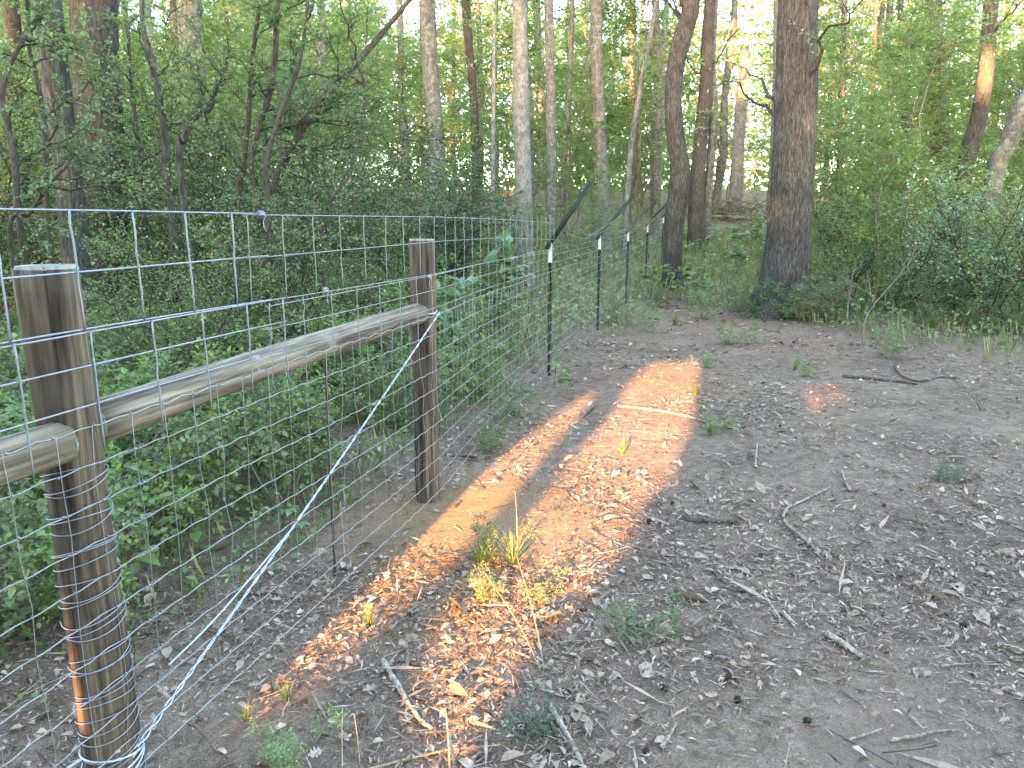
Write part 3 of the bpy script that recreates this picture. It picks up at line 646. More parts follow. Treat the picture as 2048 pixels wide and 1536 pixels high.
T_('dark trunk hung with vine leaves between two grey trunks', [(930, -20, 18), (938, 90, 17), (946, 180, 16), (950, 260, 16)], 23, 'stem', 13, limbs=9, limb_lo=.2, leafy='mid')
T_('thin pale pole trunk standing in the green thicket', [(988, 100, 7), (987, 230, 8), (985, 350, 9)], 18, 'pale', 7, crown=False, limbs=4, leafy='spring')
T_('thin trunk right of the straight grey-brown trunk', [(1146, -20, 9), (1140, 160, 10), (1128, 330, 12)], 23, 'grey', 11, limbs=3)
# left
T_('lichen-grey trunk rising behind the near post', [(92, -20, 54), (106, 100, 52), (124, 250, 50), (140, 380, 48), (154, 540, 50)], 8.0, 'brown', 11, flare=.3, limbs=2, limb_lo=.25, limb_len=1.3, leafy='privet')
T_('broad deeply furrowed trunk in the left thicket', [(186, -20, 84), (191, 120, 84), (198, 250, 86), (204, 400, 88)], 11.0, 'dark', 13, flare=.3, ridge=.13)
T_('greyish trunk half hidden behind the leaves on the left', [(378, -20, 46), (384, 120, 46), (390, 260, 48)], 16, 'grey', 13)
T_('second grey trunk in the wood right of the broad furrowed one', [(352, -20, 26), (356, 120, 27), (360, 240, 28)], 18, 'brown', 13)
T_('dim trunk at the far left edge of the wood', [(20, -20, 30), (28, 150, 30), (40, 330, 32)], 14, 'brown', 12)
T_('thin trunk in the left wood above the middle of the rail', [(640, -20, 16), (646, 140, 17), (652, 300, 18)], 19, 'grey', 12)
# crooked dark stems of the left thicket
def stem(label, pts, Y, bark='stem', twigs=8, leafy='privet', group='crooked dark stems in the left thicket', tl=.9, dY=0.):
    W = []; n_ = len(pts)
    for i, (px, py, w_) in enumerate(pts):
        p = at(px, py, Y + dY * i / (n_ - 1)); W.append((np.array(p), w_ / F * cam_depth(p) / 2))
    o = W[0][0].copy(); zb = h1(o[0], o[1])
    path = [np.array([o[0] + .03, o[1], zb - .05])] + [a for a, _ in W] if o[2] > zb + .2 else [a for a, _ in W]
    rad = ([W[0][1] * 1.1] if len(path) > n_ else []) + [r for _, r in W]
    org = np.array([path[0][0], path[0][1], zb]); P = spline(np.array(path) - org, 40); rr = np.interp(np.linspace(0, 1, 40), np.linspace(0, 1, len(rad)), rad)
    V, q, t = tubes(P, rr, 9, True); V += nrm(V - np.repeat(P, 9, 0)) * (fbm(np.tile(np.arange(9), 40) * .9, np.repeat(np.arange(40), 9) * .5, 2) * .35 * np.repeat(rr, 9))[:, None]
    b = MB(); b.add(V, q, t); th = thing('crooked_stem', label, 'small tree', tuple(org), 0, group); obj('trunk', b.mesh('crooked_trunk', True), BM[bark], th)
    gg = np.random.default_rng(int(abs(org[0]) * 7919) % 9973)
    B, _ = spawn(P[None], twigs, (.3, 1), .5, .9, .2, tl, 7, gg, .12, .1, .3, .7); T, _ = spawn(B, 8, (.15, 1), .8, .7, .05, tl * .38, 4, gg, .12, .07, .3, .5)
    for i_ in range(len(B)): lb = MB(); lb.add(*tubes(B[i_:i_ + 1], taper(B[i_:i_ + 1], .011), 4)); T5 = T[i_ * 8:i_ * 8 + 8]; lb.add(*tubes(T5, taper(T5, .004), 3)); obj('twig', lb.mesh('twig', True), BM[bark], th)
    if leafy: ll = MB(); ll.add(*leaf_on(T, 20, gg, .042, .015, .0, .45)); ll.add(*leaf_on(B, 14, gg, .042, .015, .1, .45)); obj('foliage', ll.mesh('foliage'), LM[leafy], th)
stem('long dark stem leaning right across the top from the privet clump', [(520, 440, 17), (548, 370, 17), (585, 290, 16), (640, 205, 16), (700, 140, 14), (770, 60, 11), (850, -40, 8)], 7.2, twigs=14)
stem('upright dark stem forking left of the long leaning stem', [(515, 430, 14), (500, 340, 14), (520, 250, 12), (545, 160, 12), (553, 60, 11), (556, -40, 10)], 7.4, twigs=12)
stem('thin dark stem just left of the privet fork', [(480, 420, 12), (488, 330, 11), (497, 230, 10), (505, 120, 9), (520, 0, 8)], 7.6, twigs=10)
stem('third stem of the privet clump curving up to the left', [(535, 420, 12), (532, 330, 11), (560, 230, 9), (600, 120, 8), (620, -30, 7)], 7.0, twigs=11)
stem('grey crooked stem curving over the broad furrowed trunk', [(345, 470, 15), (333, 350, 15), (330, 270, 15), (318, 200, 14), (300, 110, 13), (285, 50, 11), (283, -30, 10)], 8.2, 'brown', twigs=9)
stem('elbowed grey branch stem reaching right below the greyish trunk', [(360, 330, 14), (368, 280, 15), (385, 238, 13), (420, 215, 11), (432, 175, 10), (455, 125, 9)], 7.8, 'brown', twigs=7)
stem('dark crooked stem at the far left edge', [(42, 470, 13), (30, 330, 13), (18, 260, 12), (4, 190, 11), (25, 120, 9), (52, 70, 8)], 6.4, twigs=9)
stem('dark forked stem between the left edge and the lichen-grey trunk', [(100, 480, 9), (92, 330, 10), (86, 230, 10), (72, 150, 9), (58, 90, 8), (55, -20, 7)], 6.8, twigs=9)
stem('slanting dark stem low behind the near post', [(20, 470, 9), (60, 425, 9), (98, 370, 8), (135, 330, 6)], 6.2, twigs=6)
stem('thin dark stem rising left of the grey crooked stem', [(292, 470, 9), (284, 330, 9), (272, 250, 9), (262, 160, 8), (255, 40, 7)], 8.6, twigs=8)
stem('slender drooping branch stem hanging below the long leaning stem', [(690, 400, 6), (712, 300, 7), (728, 220, 7), (724, 150, 7), (700, 110, 6)], 9.0, twigs=5)

# ------------------------------------------------------------------ thickets and understory
PRIVET = [bush(300 + i, 3.2, 1.2, 7, 13, 8, 11, .042, .0155, .02, .32) for i in range(4)]
DENSE = [bush(320 + i, 2.5, 1.3, 8, 11, 7, 10, .052, .02, .016, .6, low=.05, bl=.5) for i in range(4)]
SAP = [sapling(340 + i, 6.2, 44, 9, 12, .075, .027, .028, .14 + .06 * (i % 3), .26) for i in range(6)]
FAR = [sapling(360 + i, 10., 62, 9, 10, .13, .047, .05, .08 + .06 * (i % 3), .27) for i in range(4)]
LOWB = [bush(330 + i, 1.1, .9, 8, 8, 6, 8, .042, .016, .008, .6, low=.04, bl=.46) for i in range(3)]
def variant(protos, k, leafm, woodm):
    wm, lm = protos[k % len(protos)]; return with_mat(wm, woodm), with_mat(lm, leafm)
def put(name, label, cat, protos, k, x, y, s, leafm, woodm, group, rz=None, dz=-.03, sq=1.):
    wm, lm = variant(protos, k, leafm, woodm)
    th = thing(name, label, cat, (x, y, h1(x, y) + dz), random.uniform(0, 6.28) if rz is None else rz, group, (s, s, s * sq))
    obj('stems', wm, None, th); obj('foliage', lm, None, th); return th
def scatter(n, x0, x1, y0, y1, ok, dmin, seed, tries=60):
    r = random.Random(seed); out = []
    for _ in range(n * tries):
        if len(out) >= n: break
        x, y = r.uniform(x0, x1), r.uniform(y0, y1)
        if ok(x, y) and all((x - a) ** 2 + (y - b) ** 2 > dmin * dmin for a, b in out): out.append((x, y))
    return out
path_u = lambda x, y: x / max(y, 1)
inview = lambda x, y: -.80 < x / y < .80
LANDS = [(150, 'the lichen-grey trunk'), (205, 'the broad furrowed trunk'), (390, 'the half-hidden greyish trunk'), (525, 'the privet fork'), (650, 'the thin trunk above the rail'), (812, 'the pale slim trunk'), (870, 'the broad forked grey trunk'), (950, 'the vine-hung dark trunk'), (1046, 'the lichen-spotted trunk'), (1103, 'the straight grey-brown trunk'), (1203, 'the trunk with widened foot'), (1265, 'the sunlit far trunk'), (1313, 'the thin upright grey trunk'), (1350, 'the S-curved trunk'), (1395, 'the dark straight tree'), (1475, 'the broken-topped snag'), (1575, 'the massive tree'), (1680, 'the far slim trunk'), (1742, 'the thin dark trunk'), (1812, 'the slim back trunk'), (1878, 'the dark upright trunk'), (1940, 'the leaning trunk')]
def where(x, y, nears):
    px = 1024 + F * x / (y * CP + 1.2 * SP)
    if px < 40: rel = 'at the left edge of the view'
    elif px > 2010: rel = 'at the right edge of the view'
    else:
        lx, nm = min(LANDS, key=lambda e: abs(e[0] - px)); d = px - lx
        rel = ('behind ' if abs(d) < 18 else ('left of ' if d < 0 else 'right of ') if abs(d) < 45 else ('far left of ' if d < 0 else 'far right of ')) + nm
    return nears[0 if y < nears[2] else 1] + ' ' + rel
TONE = {'privet': 'dull green', 'weed': 'bright green', 'mid': 'mid green', 'spring': 'pale green', 'blue': 'bluish green', 'dark': 'dark green'}
size = lambda s, a, b: 'small' if s < a else 'tall' if s > b else 'middling'
# left privet thicket
for k, (x, y) in enumerate(scatter(8, -9, .2, 5.6, 11.5, lambda x, y: x < fence_x(y) - 1.5 - .12 * (y - 5) and x / y < -.2 and x / y > -.9 and not (-.68 < x / y < -.50), 1.05, 5)):
    s = random.uniform(.6, 1.05); put('privet_bush', f'{size(s, .75, .92)} small-leaved privet bush, {where(x, y, ("in front", "farther in", 8))}', 'bush', PRIVET, k, x, y, s, LM['privet'], BM['stem'], 'privet bushes of the left thicket')
for k, (x, y) in enumerate(scatter(2, -5, .2, 4.2, 8.5, lambda x, y: fence_x(y) - 2.6 < x < fence_x(y) - 1.0 and -.62 < x / y < -.08 and not -.6 < x / y < -.52, .85, 13)):
    s = random.uniform(.5, .72); put('fence_bush', f'{size(s, .57, .65)} leafy bush crowding the fence, {where(x, y, ("nearer", "back", 6.2))}', 'bush', PRIVET, k, x, y, s, LM['mid'], BM['stem'], 'bushes crowding the fence')
# low bushes along the far side of the fence
for k, (x, y) in enumerate(scatter(20, -6, 1.2, 3.6, 13, lambda x, y: x < fence_x(y) - 1.0 - .02 * y and x / y > -.85, .8, 9)):
    s = random.uniform(.7, 1.15); lm = ('privet', 'weed', 'mid')[k % 3]; put('low_bush', f'{size(s, .85, 1.)} {TONE[lm]} low bush, {where(x, y, ("near", "farther back", 7))}', 'bush', LOWB, k, x, y, s, LM[lm], BM['twig'], 'low bushes behind the fence')
# dark evergreen clump between trunks behind the fence
for k, (px, Yd, s) in enumerate([(900, 13.5, 1.0), (860, 14.5, 1.1), (820, 13, .8)]):
    x = (px - 1024) / F * Yd
    put('evergreen_bush', ['dark green rounded bush in the wood left of the lichen-spotted trunk', 'taller dark bush behind the rounded dark green bush', 'small dark bush at the left of the dark green clump'][k], 'bush', DENSE, k, x, Yd, s, LM['dark'], BM['stem'], 'dark bushes in the middle wood')
# saplings in the middle distance
def ok_mid(x, y):
    if x > fence_x(y) - .8 and x < fence_x(y) + .9: return False
    if .255 < x / y < .385 and y < 33: return False
    if x / y > .2 and y < 16.5 and x / y < .43: return False
    if .54 < x / y < .70 and y < 18: return False
    return inview(x, y)
for k, (x, y) in enumerate(scatter(88, -21, 22, 11.5, 29, ok_mid, 1.15, 21)):
    s = random.uniform(.62, 1.15) * (.42 if y < 21 and -.22 < x / y < .25 else 1); lm = ('mid', 'spring', 'mid', 'spring', 'mid')[k % 5]; put('understory_sapling', f'{size(s, .6, .95)} {TONE[lm]} sapling, {where(x, y, ("nearer", "back", 20))}', 'sapling', SAP, k, x, y, s, LM[lm], BM['twig'], 'understory saplings')
for k, (x, y) in enumerate(scatter(108, -45, 50, 29, 66, lambda x, y: inview(x, y) and not (.28 < x / y < .355 and y < 46), 2.5, 22)):
    s = random.uniform(.75, 1.7); put('background_tree', f'{size(s, 1.05, 1.4)} far young tree, {where(x, y, ("nearer", "hindmost", 46))}', 'tree', FAR, k, x, y, s, LM['spring'], BM['twig'], 'far young trees')
for k, (x, y) in enumerate(scatter(15, -18, 20, 17, 30, lambda x, y: ok_mid(x, y) and not (.24 < x / y < .40) and not (y < 22 and -.22 < x / y < .25), 2.2, 27)):
    s = random.uniform(1.3, 1.75); put('understory_tree', f'lanky understory tree, {where(x, y, ("nearer", "back", 23))}', 'tree', SAP, k + 1, x, y, s, LM['spring'], BM['twig'], 'lanky understory trees')
for k, (x, y) in enumerate(scatter(7, -14, -2.5, 10.5, 15, lambda x, y: -.85 < x / y < -.22 and not (-.68 < x / y < -.50), 1.4, 29)):
    s = random.uniform(1.15, 1.6); put('privet_tree', f'tall airy privet tree, {where(x, y, ("nearer", "back", 12.8))}', 'tree', PRIVET, k + 1, x, y, s, LM['mid'], BM['stem'], 'tall privets of the left wood')
# far thin trunks one can tell apart
POLE = []
for i in range(3):
    gg = np.random.default_rng(500 + i); K = 14; z = np.linspace(0, 17, K); P = np.column_stack([np.cumsum(gg.normal(0, .07, K)), np.cumsum(gg.normal(0, .07, K)), z]); P -= [P[0, 0], P[0, 1], 0]
    b = MB(); b.add(*tubes(P, np.linspace(.17, .08, K), 9)); B, _ = spawn(P[None], 9, (.25, .95), .4, .9, .4, 2.2, 7, gg, .05, .1, .3); b.add(*tubes(B, taper(B, .03), 4)); POLE.append(b.mesh('pole_%d' % i, True))
for k, (x, y) in enumerate(scatter(46, -34, 36, 26, 60, lambda x, y: inview(x, y) and not (abs(x / y - .32) < .05), 2.0, 33)):
    s = random.uniform(.6, 1.5); th = thing('forest_trunk', f'{"thin" if s < .9 else "stout" if s > 1.2 else "slim"} {("grey", "brown", "pale")[k % 3]} far trunk, {where(x, y, ("nearer", "deep", 42))}', 'tree', (x, y, h1(x, y) - .1), random.uniform(0, 6), 'far trunks', (s, s, 1))
    obj('trunk', with_mat(POLE[k % 3], BM[('grey', 'brown', 'pale')[k % 3]]), None, th)
# right-hand thicket
RT = [(1690, 618, .75, 'mid', 'bush at the foot of the thicket just right of the massive tree'), (1790, 622, .85, 'spring', 'rounded bush with a hollow in the right thicket'), (1890, 632, .85, 'mid', 'broad bush filling the middle of the right thicket'), (1990, 655, .85, 'blue', 'bush with pale waxy leaves at the right edge'), (2090, 665, .9, 'mid', 'bush cut by the right edge of the view'),
      (1735, 580, .95, 'spring', 'tall feathery bush rising behind the right thicket'), (1830, 580, .8, 'mid', 'second tall bush behind the right thicket'), (1930, 585, .72, 'mid', 'tall loose bush under the leaning trunk'), (2030, 590, .85, 'spring', 'tall bush behind the bush with waxy leaves'), (1660, 545, 1.2, 'mid', 'upright loose bush against the right side of the massive trunk')]
for k, (px, py, s, lm, lab) in enumerate(RT):
    p = gr(px, py); put('thicket_bush', lab, 'bush', DENSE if k < 5 else PRIVET, k, p.x, p.y, s * (1. if k < 5 else .95), LM[lm], BM['stem'], 'bushes of the right thicket')
for k, (px, py, s, lab) in enumerate([(1545, 628, .40, 'low privet sprays over the left root of the massive tree'), (1590, 640, .5, 'low bush hiding the foot of the massive tree'), (1650, 645, .45, 'low bush right of the foot of the massive tree'), (1900, 655, .36, 'low pale bush at the front of the right thicket'), (1985, 665, .36, 'low leafy bush in front of the right edge thicket')]):
    p = gr(px, py); put('low_bush', lab, 'bush', LOWB, k + 1, p.x, p.y, s * 1.5, LM[('privet', 'privet', 'privet', 'blue', 'weed')[k]], BM['twig'], 'low bushes of the right thicket')
for k, (x, y) in enumerate(scatter(6, 5.5, 13, 12.5, 19, lambda x, y: .44 < x / y < .54 or .70 < x / y < .78, 1.3, 44)):
    s = random.uniform(.7, 1.0); put('understory_sapling', f'{size(s, .8, .9)} {("mid green", "pale green")[k % 2]} right-hand sapling, {where(x, y, ("nearer", "back", 15))}', 'sapling', SAP, k + 2, x, y, s, LM[('mid', 'spring')[k % 2]], BM['twig'], 'saplings behind the right thicket')

# ------------------------------------------------------------------ broad-leaved plants close by
BROAD = [sapling(400 + i, 1.0, 8, 3, 5, .13, .045, .006, .35, .28, .3, 2, 1, .5) for i in range(3)]
WEED = [bush(420 + i, .8, .5, 7, 7, 5, 7, .032, .012, .005, .45, 1, .45, .36, .25, .08, .08) for i in range(4)]
BRAM = [sapling(440 + i, .6, 5, 2, 5, .085, .032, .004, .3, .4, .25, 2, 2, .5) for i in range(3)]
NEARP = [(1040, 700, 1.25, BROAD, 'blue', 'broad-leaved seedling poking through the fence before the first steel post', 5.6), (1125, 790, .42, BRAM, 'mid', 'bright leafy plant at the foot of the nearest steel post', None),
         (915, 770, .95, BROAD, 'blue', 'pale broad-leaved plant right behind the second timber post', 5.2), (1355, 585, .95, BRAM, 'spring', 'light green sprout at the foot of the S-curved trunk', None), (1300, 600, 1.2, BRAM, 'spring', 'yellow-green climbing sprout on the fourth steel post', None),
         (1470, 560, 1.1, BROAD, 'blue', 'broad-leaved seedling standing alone at the end of the path', None), (1505, 510, 1.1, BROAD, 'blue', 'taller pale seedling left of the massive tree', None), (1395, 610, .8, BRAM, 'blue', 'low pale sprout right of the foot of the S-curved trunk', None)]
for k, (px, py, s, pr, lm, lab, Yd) in enumerate(NEARP):
    p = gr(px, py)
    put('seedling', lab, 'plant', pr, k, p.x, p.y, s, LM[lm], BM['twig'], 'broad-leaved seedlings')
for k, (px, py, s, lab) in enumerate([(300, 1235, .62, 'bramble with large bright green leaves right of the near post'), (60, 1000, .9, 'bramble with large leaves left of the near post'), (430, 1050, .6, 'bramble sprig under the middle of the log rail'), (590, 985, .55, 'bramble below the far half of the log rail'), (150, 1180, .5, 'bramble behind the foot of the near post'), (690, 950, .6, 'bramble near the thin stake')]):
    p = gr(px, py); put('bramble', lab, 'plant', BRAM, k, p.x - .15, p.y + .1, s, LM['weed' if k % 2 else 'mid'], BM['twig'], 'brambles behind the fence')
def blade(seed, wid, fold, curl, wav):
    n = 7; u = np.linspace(0, 1, n); wv = wid * np.sin(np.pi * u ** .72) ** .9; wv[0] = .01; wv[-1] = .004; z = -curl * u ** 2 + .02 * np.sin(u * 9 + seed)
    mid = np.column_stack([u, 0 * u, z]); l = np.column_stack([u - .06 * np.sin(np.pi * u), wv, z + wv * fold + wav * np.sin(u * 14)]); r_ = np.column_stack([u - .06 * np.sin(np.pi * u), -wv, z + wv * fold + wav * np.cos(u * 13)])
    V = np.concatenate([l, mid, r_]); i = np.arange(n - 1); q = np.concatenate([np.stack([n + i, n + i + 1, i + 1, i], 1), np.stack([2 * n + i, 2 * n + i + 1, n + i + 1, n + i], 1)])
    m_ = MB(); m_.add(V, q); return m_.mesh('blade_%d' % seed, True)
BLADE = [blade(i, *p) for i, p in enumerate(((.33, .25, .25, .01), (.36, .12, .35, .015), (.30, .35, .15, .012)))]
def leafy_plant(name, label, x, y, H, n, lL, lm, seed, lean=(0, 0), low=.3):
    g = np.random.default_rng(seed); th = thing(name, label, 'plant', (x, y, h1(x, y) - .01), 0, 'plants with large leaves')
    u = np.linspace(0, 1, 9); S = np.column_stack([lean[0] * u ** 1.5 + .02 * H * np.sin(u * 6), lean[1] * u ** 1.5, H * u]); obj('stem', tube_mesh('plant_stem', S, np.linspace(.0045, .002, 9), 5), BM['twig'], th)
    for k in range(n):
        t = low + (1 - low) * (k // 3 * 3 + 1.5) / n; a = (k // 3) * 2.4 + g.normal(0, .15); P0 = np.array([np.interp(t, u, S[:, j]) for j in range(3)]); Ls = lL * g.uniform(.75, 1.15) * (1.1 - .35 * t)
        pl = .9 * lL * (1.15 - .5 * t); d = np.array([math.cos(a), math.sin(a), .35]); E = P0 + d * pl; aa = a + (k % 3 - 1) * 1.15
        if k % 3 == 0: obj('leaf_stalk', tube_mesh('leaf_stalk', [P0, P0 + d * pl * .55 + [0, 0, .01], E], .0014, 4), LM[lm], th)
        obj('leaf', with_mat(BLADE[k % 3], LM[lm]), None, th, E, (g.normal(0, .18), g.uniform(-.1, .3), aa), Ls)
for k, (px, py, H, n, lL, lm, lab) in enumerate([(300, 1210, .42, 18, .10, 'mid', 'bramble with big bright three-part leaves just right of the near post'), (20, 1010, .75, 18, .11, 'mid', 'large-leaved plant at the left edge behind the log stub'), (560, 1010, .40, 15, .085, 'mid', 'heart-leaved sprig under the middle of the log rail'), (690, 960, .42, 15, .08, 'blue', 'pale large-leaved sprig between the stake and the second post'),
        (1120, 775, .34, 15, .085, 'spring', 'bright large-leaved plant hugging the foot of the nearest steel post'), (1050, 715, 1.15, 18, .13, 'spring', 'upright seedling with big fresh leaves at the top by the fence'), (420, 1140, .3, 12, .075, 'mid', 'small three-leaved sprig behind the brace wire'), (640, 1100, .2, 9, .06, 'blue', 'tiny round-leaved seedling at the fence foot')]):
    p = gr(px, py); sh = -.18 if px < 900 else -.05
    leafy_plant('large_leaf_plant', lab, p.x + sh, p.y + .12, H, n, lL, lm, 600 + k, (.04, -.03), .75 if H > 1 else .3)
for k, (px, py, s, lab) in enumerate([(1330, 618, .6, 'small green weed before the S-curved trunk'), (1400, 640, .7, 'green weed patch in the middle of the narrowing path'), (1470, 690, .5, 'low weed on the path left of the massive tree'), (1500, 640, .7, 'weed near the left root of the massive tree'), (1300, 665, .5, 'weed beside the third steel post'), (1420, 735, .22, 'sparse weed at the far end of the clearing'), (1010, 835, .5, 'weed at the fence between second timber and first steel post'), (950, 800, .6, 'green weed close to the wire right of the second timber post'), (1240, 650, .6, 'weed between the second and third steel posts'), (985, 900, .35, 'low weed by the upper end of the left light streak'), (1440, 860, .25, 'weed right of the far orange light'), (1620, 755, .25, 'weed at the back of the clearing in front of the massive tree'), (1780, 720, .5, 'weed under the dead branches on the right')]):
    p = gr(px, py); put('path_weed', lab, 'plant', WEED, k, p.x, p.y, s, LM[('weed', 'spring', 'mid')[k % 3]], BM['twig'], 'weeds at the back of the clearing')
for k, (x, y) in enumerate(scatter(74, -5.5, .4, 2.1, 8.5, lambda x, y: x < fence_x(y) - .30 - .02 * y and x / y > -1.0, .33, 61)):
    s = random.uniform(.65, 1.15); lm = ('weed', 'privet', 'mid')[k % 3]; off_ = fence_x(y) - x
    fl = min([(1.72, 'the near post'), (2.3, 'the near rail half'), (2.93, 'the thin stake'), (3.4, 'the far end of the rail'), (3.8, 'the second timber post'), (5.2, 'the wire past the posts'), (7.1, 'the nearest steel post'), (8.6, 'the wire beyond that post')], key=lambda e: abs(e[0] - y))[1]
    put('weed_clump', f'{size(s, .8, 1.)} {TONE[lm]} weed clump {"close behind" if off_ < 1.1 else "some way behind" if off_ < 2.2 else "far left behind"} {fl}', 'plant', WEED, k, x, y, s, LM[lm], BM['twig'], 'weeds behind the near fence')
for k, (px, py, s, lab) in enumerate([(1005, 1115, .29, 'sunlit yellow-green weed in the orange light'), (985, 1195, .22, 'low sunlit weed below the brighter weed'), (1095, 1200, .2, 'small sunlit sprig right of the weeds in the light'), (1052, 1475, .19, 'little dark green evergreen sprig near the bottom edge'), (600, 1540, .25, 'bright weed tip at the bottom edge'), (1890, 960, .2, 'dark rosette weed in the litter on the right'), (1285, 1280, .26, 'thin wispy weed in the middle of the path')]):
    p = gr(px, py); put('path_weed', lab, 'plant', WEED, k, p.x, p.y, s, LM[('grass', 'grass', 'grass', 'dark', 'spring', 'dark', 'privet')[k]], BM['twig'], 'weeds on the path', sq=1.0)
def tuft(seed, n, H, sp):
    g = np.random.default_rng(seed); a = g.uniform(0, 6.28, n); q = g.uniform(.1, 1, n); u = np.linspace(0, 1, 5)
    d = np.stack([np.cos(a) * q, np.sin(a) * q, 0 * a], 1); Lh = H * g.uniform(.5, 1, n)
    P = d[:, None] * (sp * (u ** 1.6))[None, :, None] * 1. + np.array([0, 0, 1.]) * (Lh[:, None] * (u - .35 * u ** 2 * q[:, None]))[..., None] + (d * .02)[:, None]
    wv = .0022 * (1 - u ** 2 * .95); s = np.stack([-np.sin(a), np.cos(a), 0 * a], 1)
    V = np.stack([P - s[:, None] * wv[None, :, None], P + s[:, None] * wv[None, :, None]], 2).reshape(n, 10, 3); i = np.arange(n)[:, None] * 10
    b = MB(); b.add(V, np.concatenate([i + [[2 * k, 2 * k + 1, 2 * k + 3, 2 * k + 2]] for k in range(4)])); return b.mesh('tuft_%d' % seed)
TUFT = [tuft(460 + i, 60, .22, .13) for i in range(3)]
for k, (px, py, s, lab) in enumerate([(960, 1130, 1.0, 'dark grass tuft in the shade beside the sunlit weed'), (1025, 1130, .9, 'bright grass tuft catching the orange light'), (740, 1250, .55, 'grass tuft at the left end of the orange light'), (575, 1400, .45, 'small grass tuft near the fence at the lower left'), (495, 1440, .4, 'thin grass tuft near the brace wire'), (1245, 910, .7, 'dry grass tuft in the far half of the orange light'), (1420, 870, .8, 'grass patch beside the root across the path'), (1390, 790, .8, 'grass patch at the far end of the orange light'), (1860, 660, 1.6, 'grass clump before the right thicket'), (2000, 690, 1.0, 'yellowish grass clump near the right edge'), (1350, 650, 1.3, 'green grass patch on the path before the S-curved trunk'), (1590, 740, .9, 'grass patch on the path left of the small light patch')]):
    p = gr(px, py); tag(obj('grass_tuft', with_mat(TUFT[k % 3], LM['weed' if k in (0, 3) else 'grass']), None, None, (p.x, p.y, p.z - .01), (0, 0, k * 1.7), s), lab, 'grass tuft', 'grass tufts on the path')

# ------------------------------------------------------------------ undergrowth nobody could count
def greenness(x, y):
    fx = fence_x(y)
    left = (x < fx - np.where(y < 5.5, .3, .25)) * np.clip((y - 1.5) / 1.5, 0, 1)
    left = left * np.where(y < 10, .75, 1.)
    strip = (x > fx - .5) & (x < fx + .5) & (y > 9.5)
    right = .7 * (x > 4.0 + (11 - y) * .36)
    far = (y > 12.0) & (x > fx + 1.1) & ~((x / np.maximum(y, 1) > .27) & (x / np.maximum(y, 1) < .36) & (y < 20))
    far2 = y > 16
    return np.clip(left + .5 * strip + right * (y < 18) + far * .55 + far2 * .7, 0, 1)
def undergrowth():
    g = np.random.default_rng(77); Ps = []
    for (n, x0, x1, y0, y1) in ((26000, -6, 1.5, 1.6, 8), (26000, -10, 9, 8, 15), (30000, -18, 18, 15, 28), (46000, -42, 46, 28, 64)):
        x = g.uniform(x0, x1, n); y = g.uniform(y0, y1, n); m = (g.random(n) < greenness(x, y) * np.clip(.35 + 2.2 * fbm(x * .9, y * .9, 3) + .5, .05, 1)); Ps.append(np.stack([x[m], y[m]], 1))
    P = np.concatenate(Ps); n = len(P); d = P[:, 1]
    h = g.gamma(1.6, .07, n) * np.clip(.35 + d / 11, .35, 1.7)
    base = np.column_stack([P, ht(P[:, 0], P[:, 1]) + h]); a = g.uniform(0, 6.28, n)
    ax = np.stack([np.cos(a), np.sin(a), g.normal(.1, .35, n)], 1); nm = nrm(np.stack([g.normal(0, .4, n), g.normal(0, .4, n), np.ones(n)], 1))
    L = np.clip(.030 + .0042 * d, .035, .13) * g.uniform(.6, 1.3, n)
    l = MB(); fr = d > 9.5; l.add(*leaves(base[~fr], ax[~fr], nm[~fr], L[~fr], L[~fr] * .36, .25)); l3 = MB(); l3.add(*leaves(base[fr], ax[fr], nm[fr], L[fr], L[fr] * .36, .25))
    # grass blades between them
    n2 = 42000; x = g.uniform(-12, 12, n2); y = 2 + 24 * g.random(n2) ** 1.2; m = g.random(n2) < greenness(x, y) * .9; x = x[m]; y = y[m]; n2 = len(x)
    a = g.uniform(0, 6.28, n2); bl = MB(); b0 = np.column_stack([x, y, ht(x, y)]); ax = np.stack([np.cos(a) * .45, np.sin(a) * .45, np.ones(n2)], 1); L = g.uniform(.08, .26, n2) * np.clip(.6 + y / 16, .6, 1.8)
    bl.add(*leaves(b0, ax, np.stack([np.cos(a), np.sin(a), np.zeros(n2) + .2], 1), L, .0022 + .00035 * y, .1, -.15))
    return l.mesh('undergrowth'), bl.mesh('grass'), l3.mesh('far_undergrowth')
ul, ug, uf = undergrowth()
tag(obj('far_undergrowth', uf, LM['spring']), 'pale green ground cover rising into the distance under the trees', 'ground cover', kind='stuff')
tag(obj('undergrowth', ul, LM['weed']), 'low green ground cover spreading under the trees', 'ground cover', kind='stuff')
tag(obj('woodland_grass', ug, LM['grass']), 'thin grass growing among the ground cover under the trees', 'grass', kind='stuff')
# distant mass of the wood behind everything
def far_wood():
    g = np.random.default_rng(78); n = 80000; x = g.uniform(-75, 80, n); y = g.uniform(64, 84, n); m = (x / y < .95) & (x / y > -.95)
    x = x[m]; y = y[m]; z = ht(x, y) + 16 * g.random(len(x)) ** 1.15 * (.75 + .9 * (fbm(x * .12, y * .03, 3) + .25)) ; n = len(x)
    a = g.uniform(0, 6.28, n); L = g.uniform(.3, .75, n); l = MB()
    l.add(*leaves(np.column_stack([x, y, z]), np.stack([np.cos(a), np.sin(a), g.normal(0, .4, n)], 1), nrm(g.normal(size=(n, 3)) + [0, -.3, .8]), L, L * .36, .2)); return l.mesh('far_wood')
tag(obj('far_wood', far_wood(), LM['spring']), 'hazy pale green wall of far-off woodland behind the trunks', 'woodland', kind='stuff')

